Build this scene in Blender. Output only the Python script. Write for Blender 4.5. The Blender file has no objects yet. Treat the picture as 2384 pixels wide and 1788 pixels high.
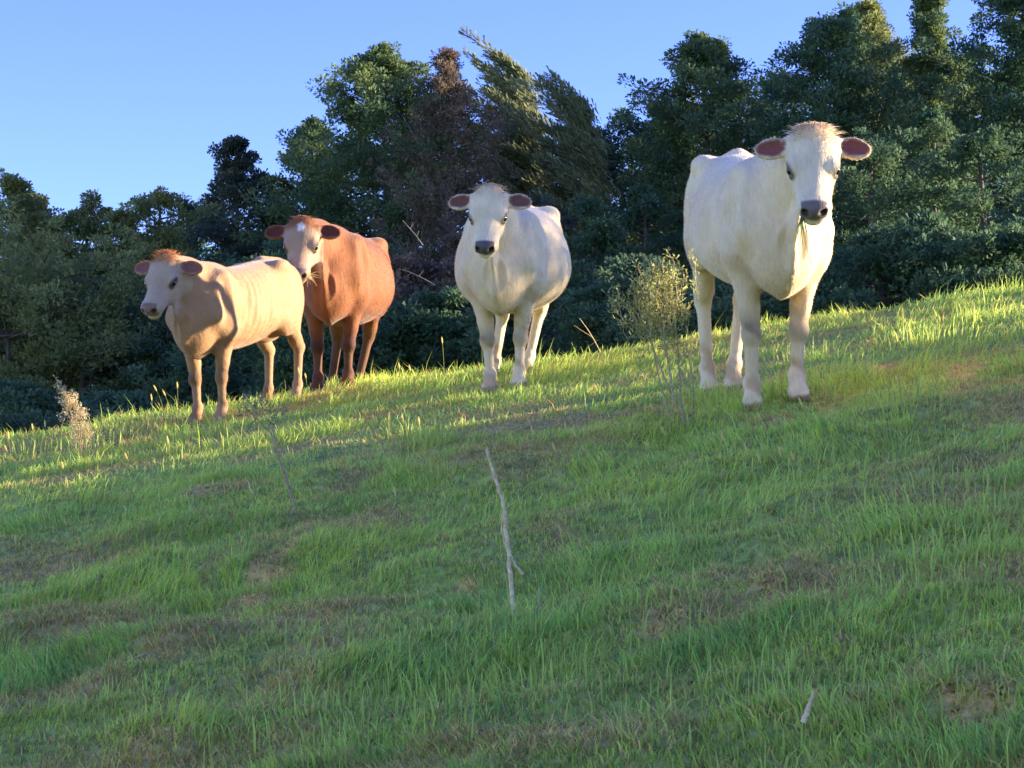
import bpy, math, random
import numpy as np
from mathutils import Vector, Matrix

# ------------------------------------------------------------------ camera, sky, sun, exposure
S = bpy.context.scene
COL = S.collection
PITCH = 8.0
FPX = 2190.0                      # focal length in pixels of a 1024 wide picture
cam_d = bpy.data.cameras.new("camera"); cam = bpy.data.objects.new("camera", cam_d); COL.objects.link(cam)
cam_d.sensor_width = 36.0; cam_d.lens = FPX / 1024 * 36
cam_d.clip_start = 0.1; cam_d.clip_end = 3000
cam.location = (0, 0, 0); cam.rotation_euler = (math.radians(90 + PITCH), 0, 0)
S.camera = cam

SUN_EL, SUN_AZ = 11.5, 82.0       # azimuth measured clockwise from +Y (view direction); 90 = from the right
w = bpy.data.worlds.new("World"); S.world = w; w.use_nodes = True
nt = w.node_tree; nt.nodes.clear()
sky = nt.nodes.new("ShaderNodeTexSky"); sky.sky_type = 'NISHITA'; sky.sun_disc = False
sky.sun_elevation = math.radians(SUN_EL); sky.sun_rotation = math.radians(SUN_AZ)
sky.air_density = 1.0; sky.dust_density = 0.1; sky.ozone_density = 3.0; sky.altitude = 0
hs = nt.nodes.new("ShaderNodeHueSaturation"); hs.inputs['Saturation'].default_value = 1.2; hs.inputs['Hue'].default_value = .541; hs.inputs['Value'].default_value = .90
bg = nt.nodes.new("ShaderNodeBackground"); bg.inputs[1].default_value = 0.13
wo = nt.nodes.new("ShaderNodeOutputWorld")
nt.links.new(sky.outputs[0], hs.inputs['Color']); nt.links.new(hs.outputs[0], bg.inputs[0]); nt.links.new(bg.outputs[0], wo.inputs[0])

sl = bpy.data.lights.new("sun", 'SUN'); so = bpy.data.objects.new("sun", sl); COL.objects.link(so)
sl.energy = 3.6; sl.angle = math.radians(0.55); sl.color = (1.0, 0.85, 0.66)
_e, _a = math.radians(SUN_EL), math.radians(SUN_AZ)
SUNV = Vector((math.cos(_e) * math.sin(_a), math.cos(_e) * math.cos(_a), math.sin(_e)))
so.rotation_euler = SUNV.to_track_quat('Z', 'Y').to_euler(); so.location = (30, 0, 30)
S.view_settings.view_transform = 'Standard'; S.view_settings.look = 'None'
S.view_settings.exposure = 2.3; S.view_settings.gamma = 1.0

RNG = np.random.default_rng(7)
random.seed(7)

# ------------------------------------------------------------------ helpers
def tag(o, label=None, cat=None, group=None, kind=None):
    if label: o['label'] = label
    if cat: o['category'] = cat
    if group: o['group'] = group
    if kind: o['kind'] = kind
    return o

def empty(name, loc, label, cat, group=None):
    o = bpy.data.objects.new(name, None); COL.objects.link(o); o.location = loc
    o.empty_display_size = 0.2
    return tag(o, label, cat, group)

def np_mesh(name, verts, faces, col=None, smooth=False):
    """verts (N,3); faces (M,3) or (M,4) int array, or a list of such arrays"""
    if not isinstance(faces, list): faces = [faces]
    faces = [f for f in faces if len(f)]
    me = bpy.data.meshes.new(name)
    verts = np.ascontiguousarray(verts, dtype=np.float32)
    me.vertices.add(len(verts)); me.vertices.foreach_set("co", verts.ravel())
    nl = sum(f.size for f in faces); npoly = sum(len(f) for f in faces)
    me.loops.add(nl); me.loops.foreach_set("vertex_index", np.concatenate([f.ravel() for f in faces]).astype(np.int32))
    me.polygons.add(npoly)
    tot = np.concatenate([np.full(len(f), f.shape[1]) for f in faces])
    st = np.concatenate([[0], np.cumsum(tot)[:-1]])
    me.polygons.foreach_set("loop_start", st.astype(np.int32))
    me.polygons.foreach_set("use_smooth", np.full(npoly, smooth, dtype=bool))
    me.update(calc_edges=True)
    if col is not None:
        a = me.color_attributes.new("Col", 'FLOAT_COLOR', 'POINT')
        c = np.ones((len(verts), 4), dtype=np.float32); c[:, :col.shape[1]] = col
        a.data.foreach_set("color", c.ravel())
    return me

def obj(name, me, mat, parent=None, loc=None):
    o = bpy.data.objects.new(name, me); COL.objects.link(o)
    if mat is not None: me.materials.append(mat)
    if parent is not None: o.parent = parent
    if loc is not None: o.location = loc
    return o

_T = np.random.default_rng(99).random((256, 256))
def vnoise(x, y):
    xi = np.floor(x).astype(int); yi = np.floor(y).astype(int); fx = x - xi; fy = y - yi
    fx = fx * fx * (3 - 2 * fx); fy = fy * fy * (3 - 2 * fy)
    g = lambda a, b: _T[a & 255, b & 255]
    return (g(xi, yi) * (1 - fx) + g(xi + 1, yi) * fx) * (1 - fy) + (g(xi, yi + 1) * (1 - fx) + g(xi + 1, yi + 1) * fx) * fy
def fbm(x, y, o=3):
    s = 0; a = .5; t = 0
    for i in range(o):
        s = s + a * vnoise(x * 2 ** i + 17.3 * i, y * 2 ** i + 5.1 * i); t += a; a *= .5
    return s / t
def smooth(a, b, t):
    u = np.clip((t - a) / (b - a), 0, 1); return u * u * (3 - 2 * u)

# ------------------------------------------------------------------ terrain height
_yy = np.linspace(-400, 1500, 19001)
_sl = np.interp(_yy, [-400, -10, 0, 3, 17.2, 25, 31, 40, 60], [0, 0, .12, .22, .22, -.32, -.32, 0, 0])
_g = np.concatenate([[0], np.cumsum((_sl[1:] + _sl[:-1]) / 2 * (_yy[1] - _yy[0]))])
_g = _g - np.interp(12.0, _yy, _g)
def shade_spur(x, y):
    """unseen rise added right of the picture to shade the near slope"""
    top = np.interp(y, [-20, 0, 8, 10, 12.0, 13.0, 13.8, 15.0, 16.0, 17.0, 17.8], [3.0, 3.0, 3.0, 2.9, 2.7, 2.15, 1.6, 1.35, .95, .4, 0])
    top = top + (vnoise(y * .9 + 3, y * 0 + 7.7) - .5) * 0.5 * (top > .1)
    return top * smooth(7.5, 19, x) * (1 - smooth(34, 60, x))
def Hbase(x, y):
    x = np.asarray(x, float); y = np.asarray(y, float)
    far = 1 - smooth(45, 140, np.hypot(x, y - 12))
    cx = 14 * np.tanh(x / 14)
    k = 1 + .34 * smooth(.5, -2.0, x)
    ys = np.where(y > 15, 15 + (y - 15) / k, y) ; ys = np.where(y > 30, ys, ys)
    return (1.57 + .16 * (cx - 1.44) * far + np.interp(ys, _yy, _g) + np.maximum(0, np.minimum(y, 19.5) - 15) * .22 * (1 - 1 / k)) + shade_spur(x, y)
BARE_READY = False
def H(x, y):
    x = np.asarray(x, float); y = np.asarray(y, float)
    near = (1 - smooth(20, 26, y)) * (1 - smooth(9, 16, np.abs(x)))
    b = (fbm(x * 1.1 + 2, y * 2.0, 3) - .5) * .24 + (fbm(x * 3.6, y * 6.0 + 9, 2) - .5) * .11
    if BARE_READY: b = b + (vnoise(x * 17, y * 17) - .5) * .05 * bare(x, y) + (vnoise(x * 9 + 4, y * 9) - .5) * .035
    return Hbase(x, y) + b * near * (1 - .75 * smooth(11, 15, y))

def ray(u, v):
    r = (u - 512) / FPX; up = (384 - v) / FPX; p = math.radians(PITCH)
    return np.array([r, math.cos(p) - up * math.sin(p), math.sin(p) + up * math.cos(p)])
def at(u, v, y):
    d = ray(u, v); return d * (y / d[1])
def on_ground(u, v):
    d = ray(u, v); ys = np.linspace(3.5, 24, 2051); P = ys / d[1]
    h = H(d[0] * P, ys) - d[2] * P
    i = int(np.argmax(h > 0)) if (h > 0).any() else 1400
    return np.array([d[0] * P[i], ys[i], float(H(d[0] * P[i], ys[i]))])

# ------------------------------------------------------------------ materials
def new_mat(name):
    m = bpy.data.materials.new(name); m.use_nodes = True
    n = m.node_tree.nodes; n.clear()
    out = n.new("ShaderNodeOutputMaterial")
    return m, n, m.node_tree.links, out
def leaf_mat(name, trans=.35, rough=.6, spec=.25):
    m, n, l, out = new_mat(name)
    at_ = n.new("ShaderNodeAttribute"); at_.attribute_name = "Col"
    p = n.new("ShaderNodeBsdfPrincipled"); p.inputs['Roughness'].default_value = rough
    p.inputs['Specular IOR Level'].default_value = spec
    t = n.new("ShaderNodeBsdfTranslucent"); mx = n.new("ShaderNodeMixShader"); mx.inputs[0].default_value = trans
    hv = n.new("ShaderNodeHueSaturation"); hv.inputs['Value'].default_value = 1.35; hv.inputs['Hue'].default_value = .485
    l.new(at_.outputs['Color'], p.inputs['Base Color']); l.new(at_.outputs['Color'], hv.inputs['Color']); l.new(hv.outputs[0], t.inputs['Color'])
    l.new(p.outputs[0], mx.inputs[1]); l.new(t.outputs[0], mx.inputs[2]); l.new(mx.outputs[0], out.inputs[0])
    return m
def bark_mat(name, c1, c2, scale=14):
    m, n, l, out = new_mat(name)
    tc = n.new("ShaderNodeTexCoord"); no = n.new("ShaderNodeTexNoise"); no.inputs['Scale'].default_value = scale
    no.inputs['Detail'].default_value = 6
    cr = n.new("ShaderNodeValToRGB"); cr.color_ramp.elements[0].color = (*c1, 1); cr.color_ramp.elements[1].color = (*c2, 1)
    cr.color_ramp.elements[0].position = .35; cr.color_ramp.elements[1].position = .65
    p = n.new("ShaderNodeBsdfPrincipled"); p.inputs['Roughness'].default_value = .85
    b = n.new("ShaderNodeBump"); b.inputs['Strength'].default_value = .4; b.inputs['Distance'].default_value = .01
    l.new(tc.outputs['Object'], no.inputs['Vector']); l.new(no.outputs[0], cr.inputs[0]); l.new(cr.outputs[0], p.inputs['Base Color'])
    l.new(no.outputs[0], b.inputs['Height']); l.new(b.outputs[0], p.inputs['Normal']); l.new(p.outputs[0], out.inputs[0])
    return m
M_GRASS = leaf_mat("grass", .48, .55, .3)
M_LEAF = leaf_mat("foliage", .36, .65, .2)
M_BARK = bark_mat("bark", (.06, .045, .04), (.16, .13, .11), 9)
M_BARKP = bark_mat("pale_bark", (.25, .2, .16), (.45, .38, .32), 9)
M_DEAD = bark_mat("dead_wood", (.62, .44, .20), (.92, .72, .38), 60)
M_DEADG = bark_mat("grey_dead_wood", (.34, .23, .10), (.56, .42, .21), 60)

def ground_mat():
    m, n, l, out = new_mat("turf_soil")
    at_ = n.new("ShaderNodeAttribute"); at_.attribute_name = "Col"
    geo = n.new("ShaderNodeNewGeometry")
    no = n.new("ShaderNodeTexNoise"); no.inputs['Scale'].default_value = 22; no.inputs['Detail'].default_value = 8
    l.new(geo.outputs['Position'], no.inputs['Vector'])
    mr = n.new("ShaderNodeMapRange"); mr.inputs[1].default_value = .3; mr.inputs[2].default_value = .7
    mr.inputs[3].default_value = .55; mr.inputs[4].default_value = 1.45
    l.new(no.outputs[0], mr.inputs[0])
    vm = n.new("ShaderNodeVectorMath"); vm.operation = 'SCALE'
    l.new(at_.outputs['Color'], vm.inputs[0]); l.new(mr.outputs[0], vm.inputs['Scale'])
    p = n.new("ShaderNodeBsdfPrincipled"); p.inputs['Roughness'].default_value = .95; p.inputs['Specular IOR Level'].default_value = .1
    b = n.new("ShaderNodeBump"); b.inputs['Strength'].default_value = .8; b.inputs['Distance'].default_value = .02
    l.new(no.outputs[0], b.inputs['Height']); l.new(b.outputs[0], p.inputs['Normal'])
    l.new(vm.outputs[0], p.inputs['Base Color']); l.new(p.outputs[0], out.inputs[0])
    return m
M_SOIL = ground_mat()

# ------------------------------------------------------------------ bare patches on the slope: (u, v, half width px, half height px, strength)
PATCH = [(270, 560, 38, 22, 1.0), (245, 610, 30, 26, 1.0), (320, 625, 26, 16, .8), (205, 575, 26, 16, .6), (120, 560, 34, 20, .5),
         (1000, 690, 46, 22, 1.0), (900, 705, 60, 20, .9), (850, 640, 40, 12, .6), (160, 745, 34, 12, .8), (30, 660, 40, 12, .6),
         (560, 735, 34, 16, .7), (355, 478, 26, 9, .5), (770, 580, 24, 9, .9), (1010, 520, 24, 16, .7), (500, 475, 26, 9, .5), (560, 520, 28, 16, .6),
         (460, 600, 18, 12, .7), (800, 560, 26, 9, .5), (655, 620, 30, 12, .6), (420, 455, 30, 8, .4), (700, 690, 40, 14, .6), (60, 480, 30, 8, .5),
         (880, 372, 46, 8, .7), (960, 370, 30, 6, .6), (640, 735, 30, 14, .5), (350, 690, 30, 10, .5), (880, 470, 30, 8, .5), (40, 600, 20, 20, .5)]
_pp = []
for (u, v, hw, hh, s_) in PATCH:
    c = on_ground(u, v); c2 = on_ground(u, v - hh); r = .7 * hw / FPX * c[1]
    _pp.append((c[0], c[1], r, max(.08, abs(c2[1] - c[1])), s_))
def bare(x, y):
    m = np.zeros(np.shape(x))
    nz = fbm(np.asarray(x) * 7, np.asarray(y) * 5, 4)
    for (cx, cy, rx, ry, s_) in _pp:
        d = np.hypot((x - cx) / rx, (y - cy) / ry) + (nz - .5) * 2.8
        m = np.maximum(m, s_ * (1 - smooth(.55, .85, d)))
    return m
BARE_READY = True
def dry(x, y):
    return smooth(.5, .72, fbm(x * 1.3 + 40, y * 1.9 + 11, 4))

# ------------------------------------------------------------------ ground
def axis(lo, hi, step, flo, fhi, n):
    mid = np.arange(lo, hi, step)
    a = lo - np.geomspace(step, lo - flo, n)[::-1]; b = mid[-1] + np.geomspace(step, fhi - mid[-1], n)
    return np.concatenate([a, mid, b])
def build_ground():
    xs = axis(-5.5, 5.5, .04, -900, 900, 60); ys = np.concatenate([axis(3.4, 12, .035, -600, 1400, 70)[:70 + 246], axis(12.03, 21, .06, -600, 1400, 70)[71:]]); ys = np.unique(ys)
    X, Y = np.meshgrid(xs, ys); Z = H(X, Y)
    V = np.stack([X, Y, Z], -1).reshape(-1, 3)
    nx, ny = len(xs), len(ys)
    i = np.arange(nx - 1)[None, :] + nx * np.arange(ny - 1)[:, None]; i = i.ravel()
    F = np.stack([i, i + 1, i + nx + 1, i + nx], -1)
    b = bare(X, Y).ravel()[:, None]; d = dry(X, Y).ravel()[:, None]
    green = np.array([.33, .38, .09]); brown = np.array([.66, .41, .13]); mulch = np.array([.46, .35, .12])
    c = green * (1 - d) + mulch * d; c = c * (1 - b) + brown * b
    n2 = fbm(X.ravel() * 6, Y.ravel() * 6, 2)[:, None]; c = c * (.7 + .6 * n2)
    o = obj("ground", np_mesh("ground", V, F, c, True), M_SOIL); tag(o, kind="structure")
build_ground()

# ------------------------------------------------------------------ grass
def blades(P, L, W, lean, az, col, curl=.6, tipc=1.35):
    """P root (N,3), L length, W width, lean 0..1, az azimuth of lean, col (N,3)"""
    N = len(P)
    dx, dy = np.cos(az), np.sin(az)
    # width direction: random about vertical
    wa = RNG.uniform(0, np.pi, N); wx, wy = np.cos(wa) * W * .5, np.sin(wa) * W * .5
    up = np.sqrt(np.maximum(0, 1 - lean ** 2))
    V = np.zeros((N, 5, 3))
    m = .5
    midx = P[:, 0] + dx * lean * L * m * (1 - curl * .5); midy = P[:, 1] + dy * lean * L * m * (1 - curl * .5); midz = P[:, 2] + up * L * m * 1.1
    tx = P[:, 0] + dx * lean * L; ty = P[:, 1] + dy * lean * L; tz = P[:, 2] + up * L * (1 - curl * .25 * lean)
    V[:, 0] = np.stack([P[:, 0] - wx, P[:, 1] - wy, P[:, 2] - .01], -1); V[:, 1] = np.stack([P[:, 0] + wx, P[:, 1] + wy, P[:, 2] - .01], -1)
    V[:, 2] = np.stack([midx + wx * .8, midy + wy * .8, midz], -1); V[:, 3] = np.stack([midx - wx * .8, midy - wy * .8, midz], -1)
    V[:, 4] = np.stack([tx, ty, tz], -1)
    b = np.arange(N)[:, None] * 5
    Q = np.concatenate([b, b + 1, b + 2, b + 3], 1); T = np.concatenate([b + 3, b + 2, b + 4], 1)
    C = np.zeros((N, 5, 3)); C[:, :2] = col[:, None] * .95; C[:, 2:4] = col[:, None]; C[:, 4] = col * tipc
    return V.reshape(-1, 3), Q, T, C.reshape(-1, 3)
def merge(parts):
    Vs, Qs, Ts, Cs = [], [], [], []; o = 0
    for V, Q, T, C in parts:
        Vs.append(V); Cs.append(C); Qs.append(Q + o); Ts.append(T + o); o += len(V)
    return np.concatenate(Vs), [np.concatenate(Qs), np.concatenate(Ts)], np.concatenate(Cs)

def build_grass():
    parts = []
    for (y0, y1, dens, wid) in [(4.0, 6.5, 8800, .0042), (6.5, 9, 6600, .0048), (9, 12.5, 3900, .0056), (12.5, 16.5, 1700, .0065), (16.5, 21.5, 1500, .0075)]:
        xm = .2338 * y1 + 2.0
        n = int((y1 - y0) * 2 * xm * dens)
        x = RNG.uniform(-xm, xm, n); y = RNG.uniform(y0, y1, n)
        b = bare(x, y); d = dry(x, y)
        cl = fbm(x * 2.2 + 5, y * 3.2, 3); cl2 = vnoise(x * 7, y * 7)
        keep = RNG.random(n) > (b * .86 + smooth(.5, .3, cl) * .2 + d * .2)
        x, y, b, d, cl, cl2 = [a[keep] for a in (x, y, b, d, cl, cl2)]; n = len(x)
        lush = smooth(.4, .72, cl)
        L = (.022 + .035 * RNG.random(n) + lush * (.05 + .07 * RNG.random(n)) * (.4 + 1.1 * cl2)) * (1 - .45 * d) * (1 - .5 * b)
        L *= np.where(RNG.random(n) < .02, 1.6, .80) * (1 - .30 * smooth(11, 6, y))
        crest = smooth(14.5, 17, y); L = L * (1 + .35 * crest)
        az = fbm(x * .8 + 60, y * .8, 2) * 9 + RNG.normal(0, .9, n) + 1.5
        lean = np.clip(np.abs(RNG.normal(.62, .25, n)) + lush * .08, .02, .95)
        W = wid * RNG.uniform(.6, 1.25, n)
        g1 = np.array([.54, .67, .095]); g2 = np.array([.42, .59, .095]); g3 = np.array([.62, .70, .13])
        straw = np.array([.74, .56, .17]); br = np.array([.50, .31, .10])
        t = fbm(x * 1.7 + 9, y * 2.5, 2)[:, None]; t = smooth(.3, .7, t)
        c = g2 * (1 - t) + g1 * t
        r = RNG.random(n)[:, None]; c = np.where(r < .16, g3, c); c = np.where(r > .88, np.array([.22, .40, .10]), c)
        blu = smooth(.55, .75, fbm(x * .9 + 77, y * 1.4, 3))[:, None]; c = c * (1 - blu * np.array([.24, .12, 0]))
        ps = (.08 + .5 * d + .35 * b + .12 * (cl < .42))[:, None]; r2 = RNG.random(n)[:, None]
        c = np.where(r2 < ps, straw * .8, c); c = np.where(r2 < ps * .5, br, c)
        c = c * RNG.uniform(.75, 1.2, n)[:, None] * (.82 + .36 * fbm(x * 3 + 21, y * 4, 3))[:, None]
        parts.append(blades(np.stack([x, y, H(x, y)], -1), L, W, lean, az, c))
    for (u, v, k, sp, Lm) in [(925, 958, 130, .09, .17), (880, 950, 40, .06, .14), (1560, 880, 160, .12, .15), (1520, 875, 80, .1, .13), (1790, 860, 50, .12, .2), (1830, 840, 40, .1, .2), (2010, 745, 120, .15, .17), (1950, 745, 60, .12, .15),
                              (1960, 875, 40, .08, .2), (2100, 700, 60, .12, .18), (60, 985, 50, .2, .16), (250, 945, 60, .2, .14), (230, 975, 50, .15, .13), (180, 960, 40, .15, .16), (2190, 610, 60, .15, .2), (1750, 780, 60, .15, .15),
                              (2050, 1100, 260, .25, .17), (2100, 1180, 200, .2, .17), (2000, 1260, 160, .18, .15), (1780, 1420, 160, .2, .13), (1200, 1450, 260, .25, .15), (1050, 1430, 160, .2, .13), (900, 1480, 160, .2, .13), (700, 1560, 120, .15, .13),
                              (1640, 1600, 160, .2, .14), (2050, 1620, 160, .2, .14), (600, 1430, 100, .15, .11), (300, 1560, 100, .15, .11), (1500, 1180, 140, .2, .14), (1700, 1010, 120, .2, .14)]:
        c0 = on_ground(u / 2.16, v / 2.16); x = c0[0] + RNG.normal(0, sp, k); y = c0[1] + RNG.normal(0, sp * 1.6, k)
        c = np.array([.44, .56, .10]) * RNG.uniform(.7, 1.25, k)[:, None]
        az = np.arctan2(y - c0[1], x - c0[0]) + RNG.normal(0, .5, k)
        Lm = Lm * (.62 if c0[1] < 9 else .85)
        parts.append(blades(np.stack([x, y, H(x, y)], -1), Lm * RNG.uniform(.6, 1.3, k), .0045 + .0003 * c0[1] * RNG.uniform(.5, 1, k), np.clip(np.abs(RNG.normal(.3, .22, k)), 0, .9), az, c))
    # thatch: short flattened dead blades between the green
    n = 240000; y = 4 + 17 * RNG.random(n) ** 1.3; x = RNG.uniform(-1, 1, n) * (.2338 * y + 1.8); k_ = RNG.random(n) < .35 + .5 * dry(x, y) + .6 * bare(x, y); x, y = x[k_], y[k_]; n = len(x)
    az = RNG.uniform(0, 6.28, n); c = np.where(RNG.random(n)[:, None] < .5, np.array([.70, .56, .16]), np.array([.54, .42, .13])) * RNG.uniform(.5, 1.35, n)[:, None]
    parts.append(blades(np.stack([x, y, H(x, y)], -1), RNG.uniform(.03, .09, n), .004 + .002 * RNG.random(n), RNG.uniform(.75, .97, n), az, c))
    n = 300000; y = 4 + 7.5 * RNG.random(n) ** 1.25; x = RNG.uniform(-1, 1, n) * (.2338 * y + 1.2)
    dd = dry(x, y)[:, None]; r = RNG.random(n)[:, None]; c = np.where(r < .30 + .4 * dd, np.array([.66, .55, .16]), np.where(r < .75, np.array([.48, .60, .10]), np.array([.34, .44, .10]))) * RNG.uniform(.5, 1.25, n)[:, None]
    parts.append(blades(np.stack([x, y, H(x, y)], -1), RNG.uniform(.010, .032, n), .0045 + .002 * RNG.random(n), RNG.uniform(.3, .95, n), RNG.uniform(0, 6.28, n), c))
    V, F, C = merge(parts)
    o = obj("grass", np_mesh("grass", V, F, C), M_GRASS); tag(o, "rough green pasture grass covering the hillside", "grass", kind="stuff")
build_grass()

def build_clods():
    n = 60000; y = RNG.uniform(4, 15, n); x = RNG.uniform(-1, 1, n) * (.2338 * y + .5); k = RNG.random(n) < bare(x, y) * .9 * (9 / (y + 2)) ** 2; x, y = x[k], y[k]; n = len(x)
    r = RNG.uniform(.003, .013, n) ** 1.0; z = H(x, y); c = np.stack([x, y, z + r * .3], -1)
    base = np.array([(1, 0, -.3), (-.4, .9, -.2), (-.5, -.8, -.3), (.1, .05, .8), (.2, -.6, .35)])
    V = c[:, None] + (base[None] + RNG.normal(0, .25, (n, 5, 3))) * r[:, None, None] * np.array([1.2, 1.2, .8])
    F = np.array([(0, 1, 3), (1, 2, 3), (2, 4, 3), (4, 0, 3), (2, 0, 4)]); F = (F[None] + 5 * np.arange(n)[:, None, None]).reshape(-1, 3)
    cc = np.repeat(np.array([.64, .41, .14]) * RNG.uniform(.5, 1.25, (n, 1)), 5, axis=0)
    o = obj("soil_crumbs", np_mesh("soil_crumbs", V.reshape(-1, 3), F, cc), M_SOIL); tag(o, "reddish-brown soil crumbs on the bare scuffed patches", "soil", kind="stuff")
build_clods()

# ------------------------------------------------------------------ tubes
def tube(pts, rad, sides=6, cap=True):
    pts = np.asarray(pts, float); n = len(pts); rad = np.broadcast_to(np.asarray(rad, float), (n,))
    tg = np.gradient(pts, axis=0); tg /= np.linalg.norm(tg, axis=1)[:, None] + 1e-9
    ref = np.array([.3, .9, .1]); a = np.cross(tg, ref); a /= np.linalg.norm(a, axis=1)[:, None] + 1e-9; b = np.cross(tg, a)
    th = np.linspace(0, 2 * np.pi, sides, endpoint=False)
    V = pts[:, None] + rad[:, None, None] * (np.cos(th)[None, :, None] * a[:, None] + np.sin(th)[None, :, None] * b[:, None])
    V = V.reshape(-1, 3); F = []
    for i in range(n - 1):
        for j in range(sides):
            k = (j + 1) % sides; F.append((i * sides + j, i * sides + k, (i + 1) * sides + k, (i + 1) * sides + j))
    return V, np.array(F)
def join(parts):
    Vs, Fs = [], []; o = 0
    for V, F in parts:
        Vs.append(V); Fs.append(F + o); o += len(V)
    return np.concatenate(Vs), np.concatenate(Fs)

# ------------------------------------------------------------------ trees
def leaves(C, R, n, size, asp, col, flat=.65, outw=1.0, upb=.35, wind=None, windk=0., jit=.3, rng=RNG, upface=.75):
    """clumps C (K,3) radius R (K,), n leaves each -> quads"""
    K = len(C); N = K * n
    d = rng.normal(0, 1, (K, n, 3)); d /= np.linalg.norm(d, axis=2, keepdims=True)
    rr = rng.random((K, n, 1)) ** .45
    off = d * rr * R[:, None, None]; off[..., 2] *= flat
    if wind is not None: off = off * .7 + np.asarray(wind) * rng.normal(0, 1, (K, n, 1)) * R[:, None, None] * 1.1
    P = (C[:, None] + off).reshape(N, 3)
    D = d * outw + rng.normal(0, .55, (K, n, 3)); D[..., 2] += upb
    D = D.reshape(N, 3)
    if wind is not None: D = D * (1 - windk) + np.asarray(wind) * windk * 2
    D /= np.linalg.norm(D, axis=1)[:, None]
    q = rng.normal(0, .55, (N, 3)) + np.array([0, 0, upface]); s = np.cross(D, q); s /= np.linalg.norm(s, axis=1)[:, None] + 1e-9
    L = size * rng.uniform(.6, 1.35, N)[:, None]; Wd = L * asp
    V = np.stack([P, P + D * L + s * Wd * .5, P + D * L * .9 - s * Wd * .5], 1)
    c = np.repeat(col, n, axis=0) * rng.uniform(1 - jit, 1 + jit, (N, 1))
    c = np.repeat(c, 3, axis=0).reshape(-1, 3)
    return V.reshape(-1, 3), np.arange(N * 3).reshape(N, 3), c

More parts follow.
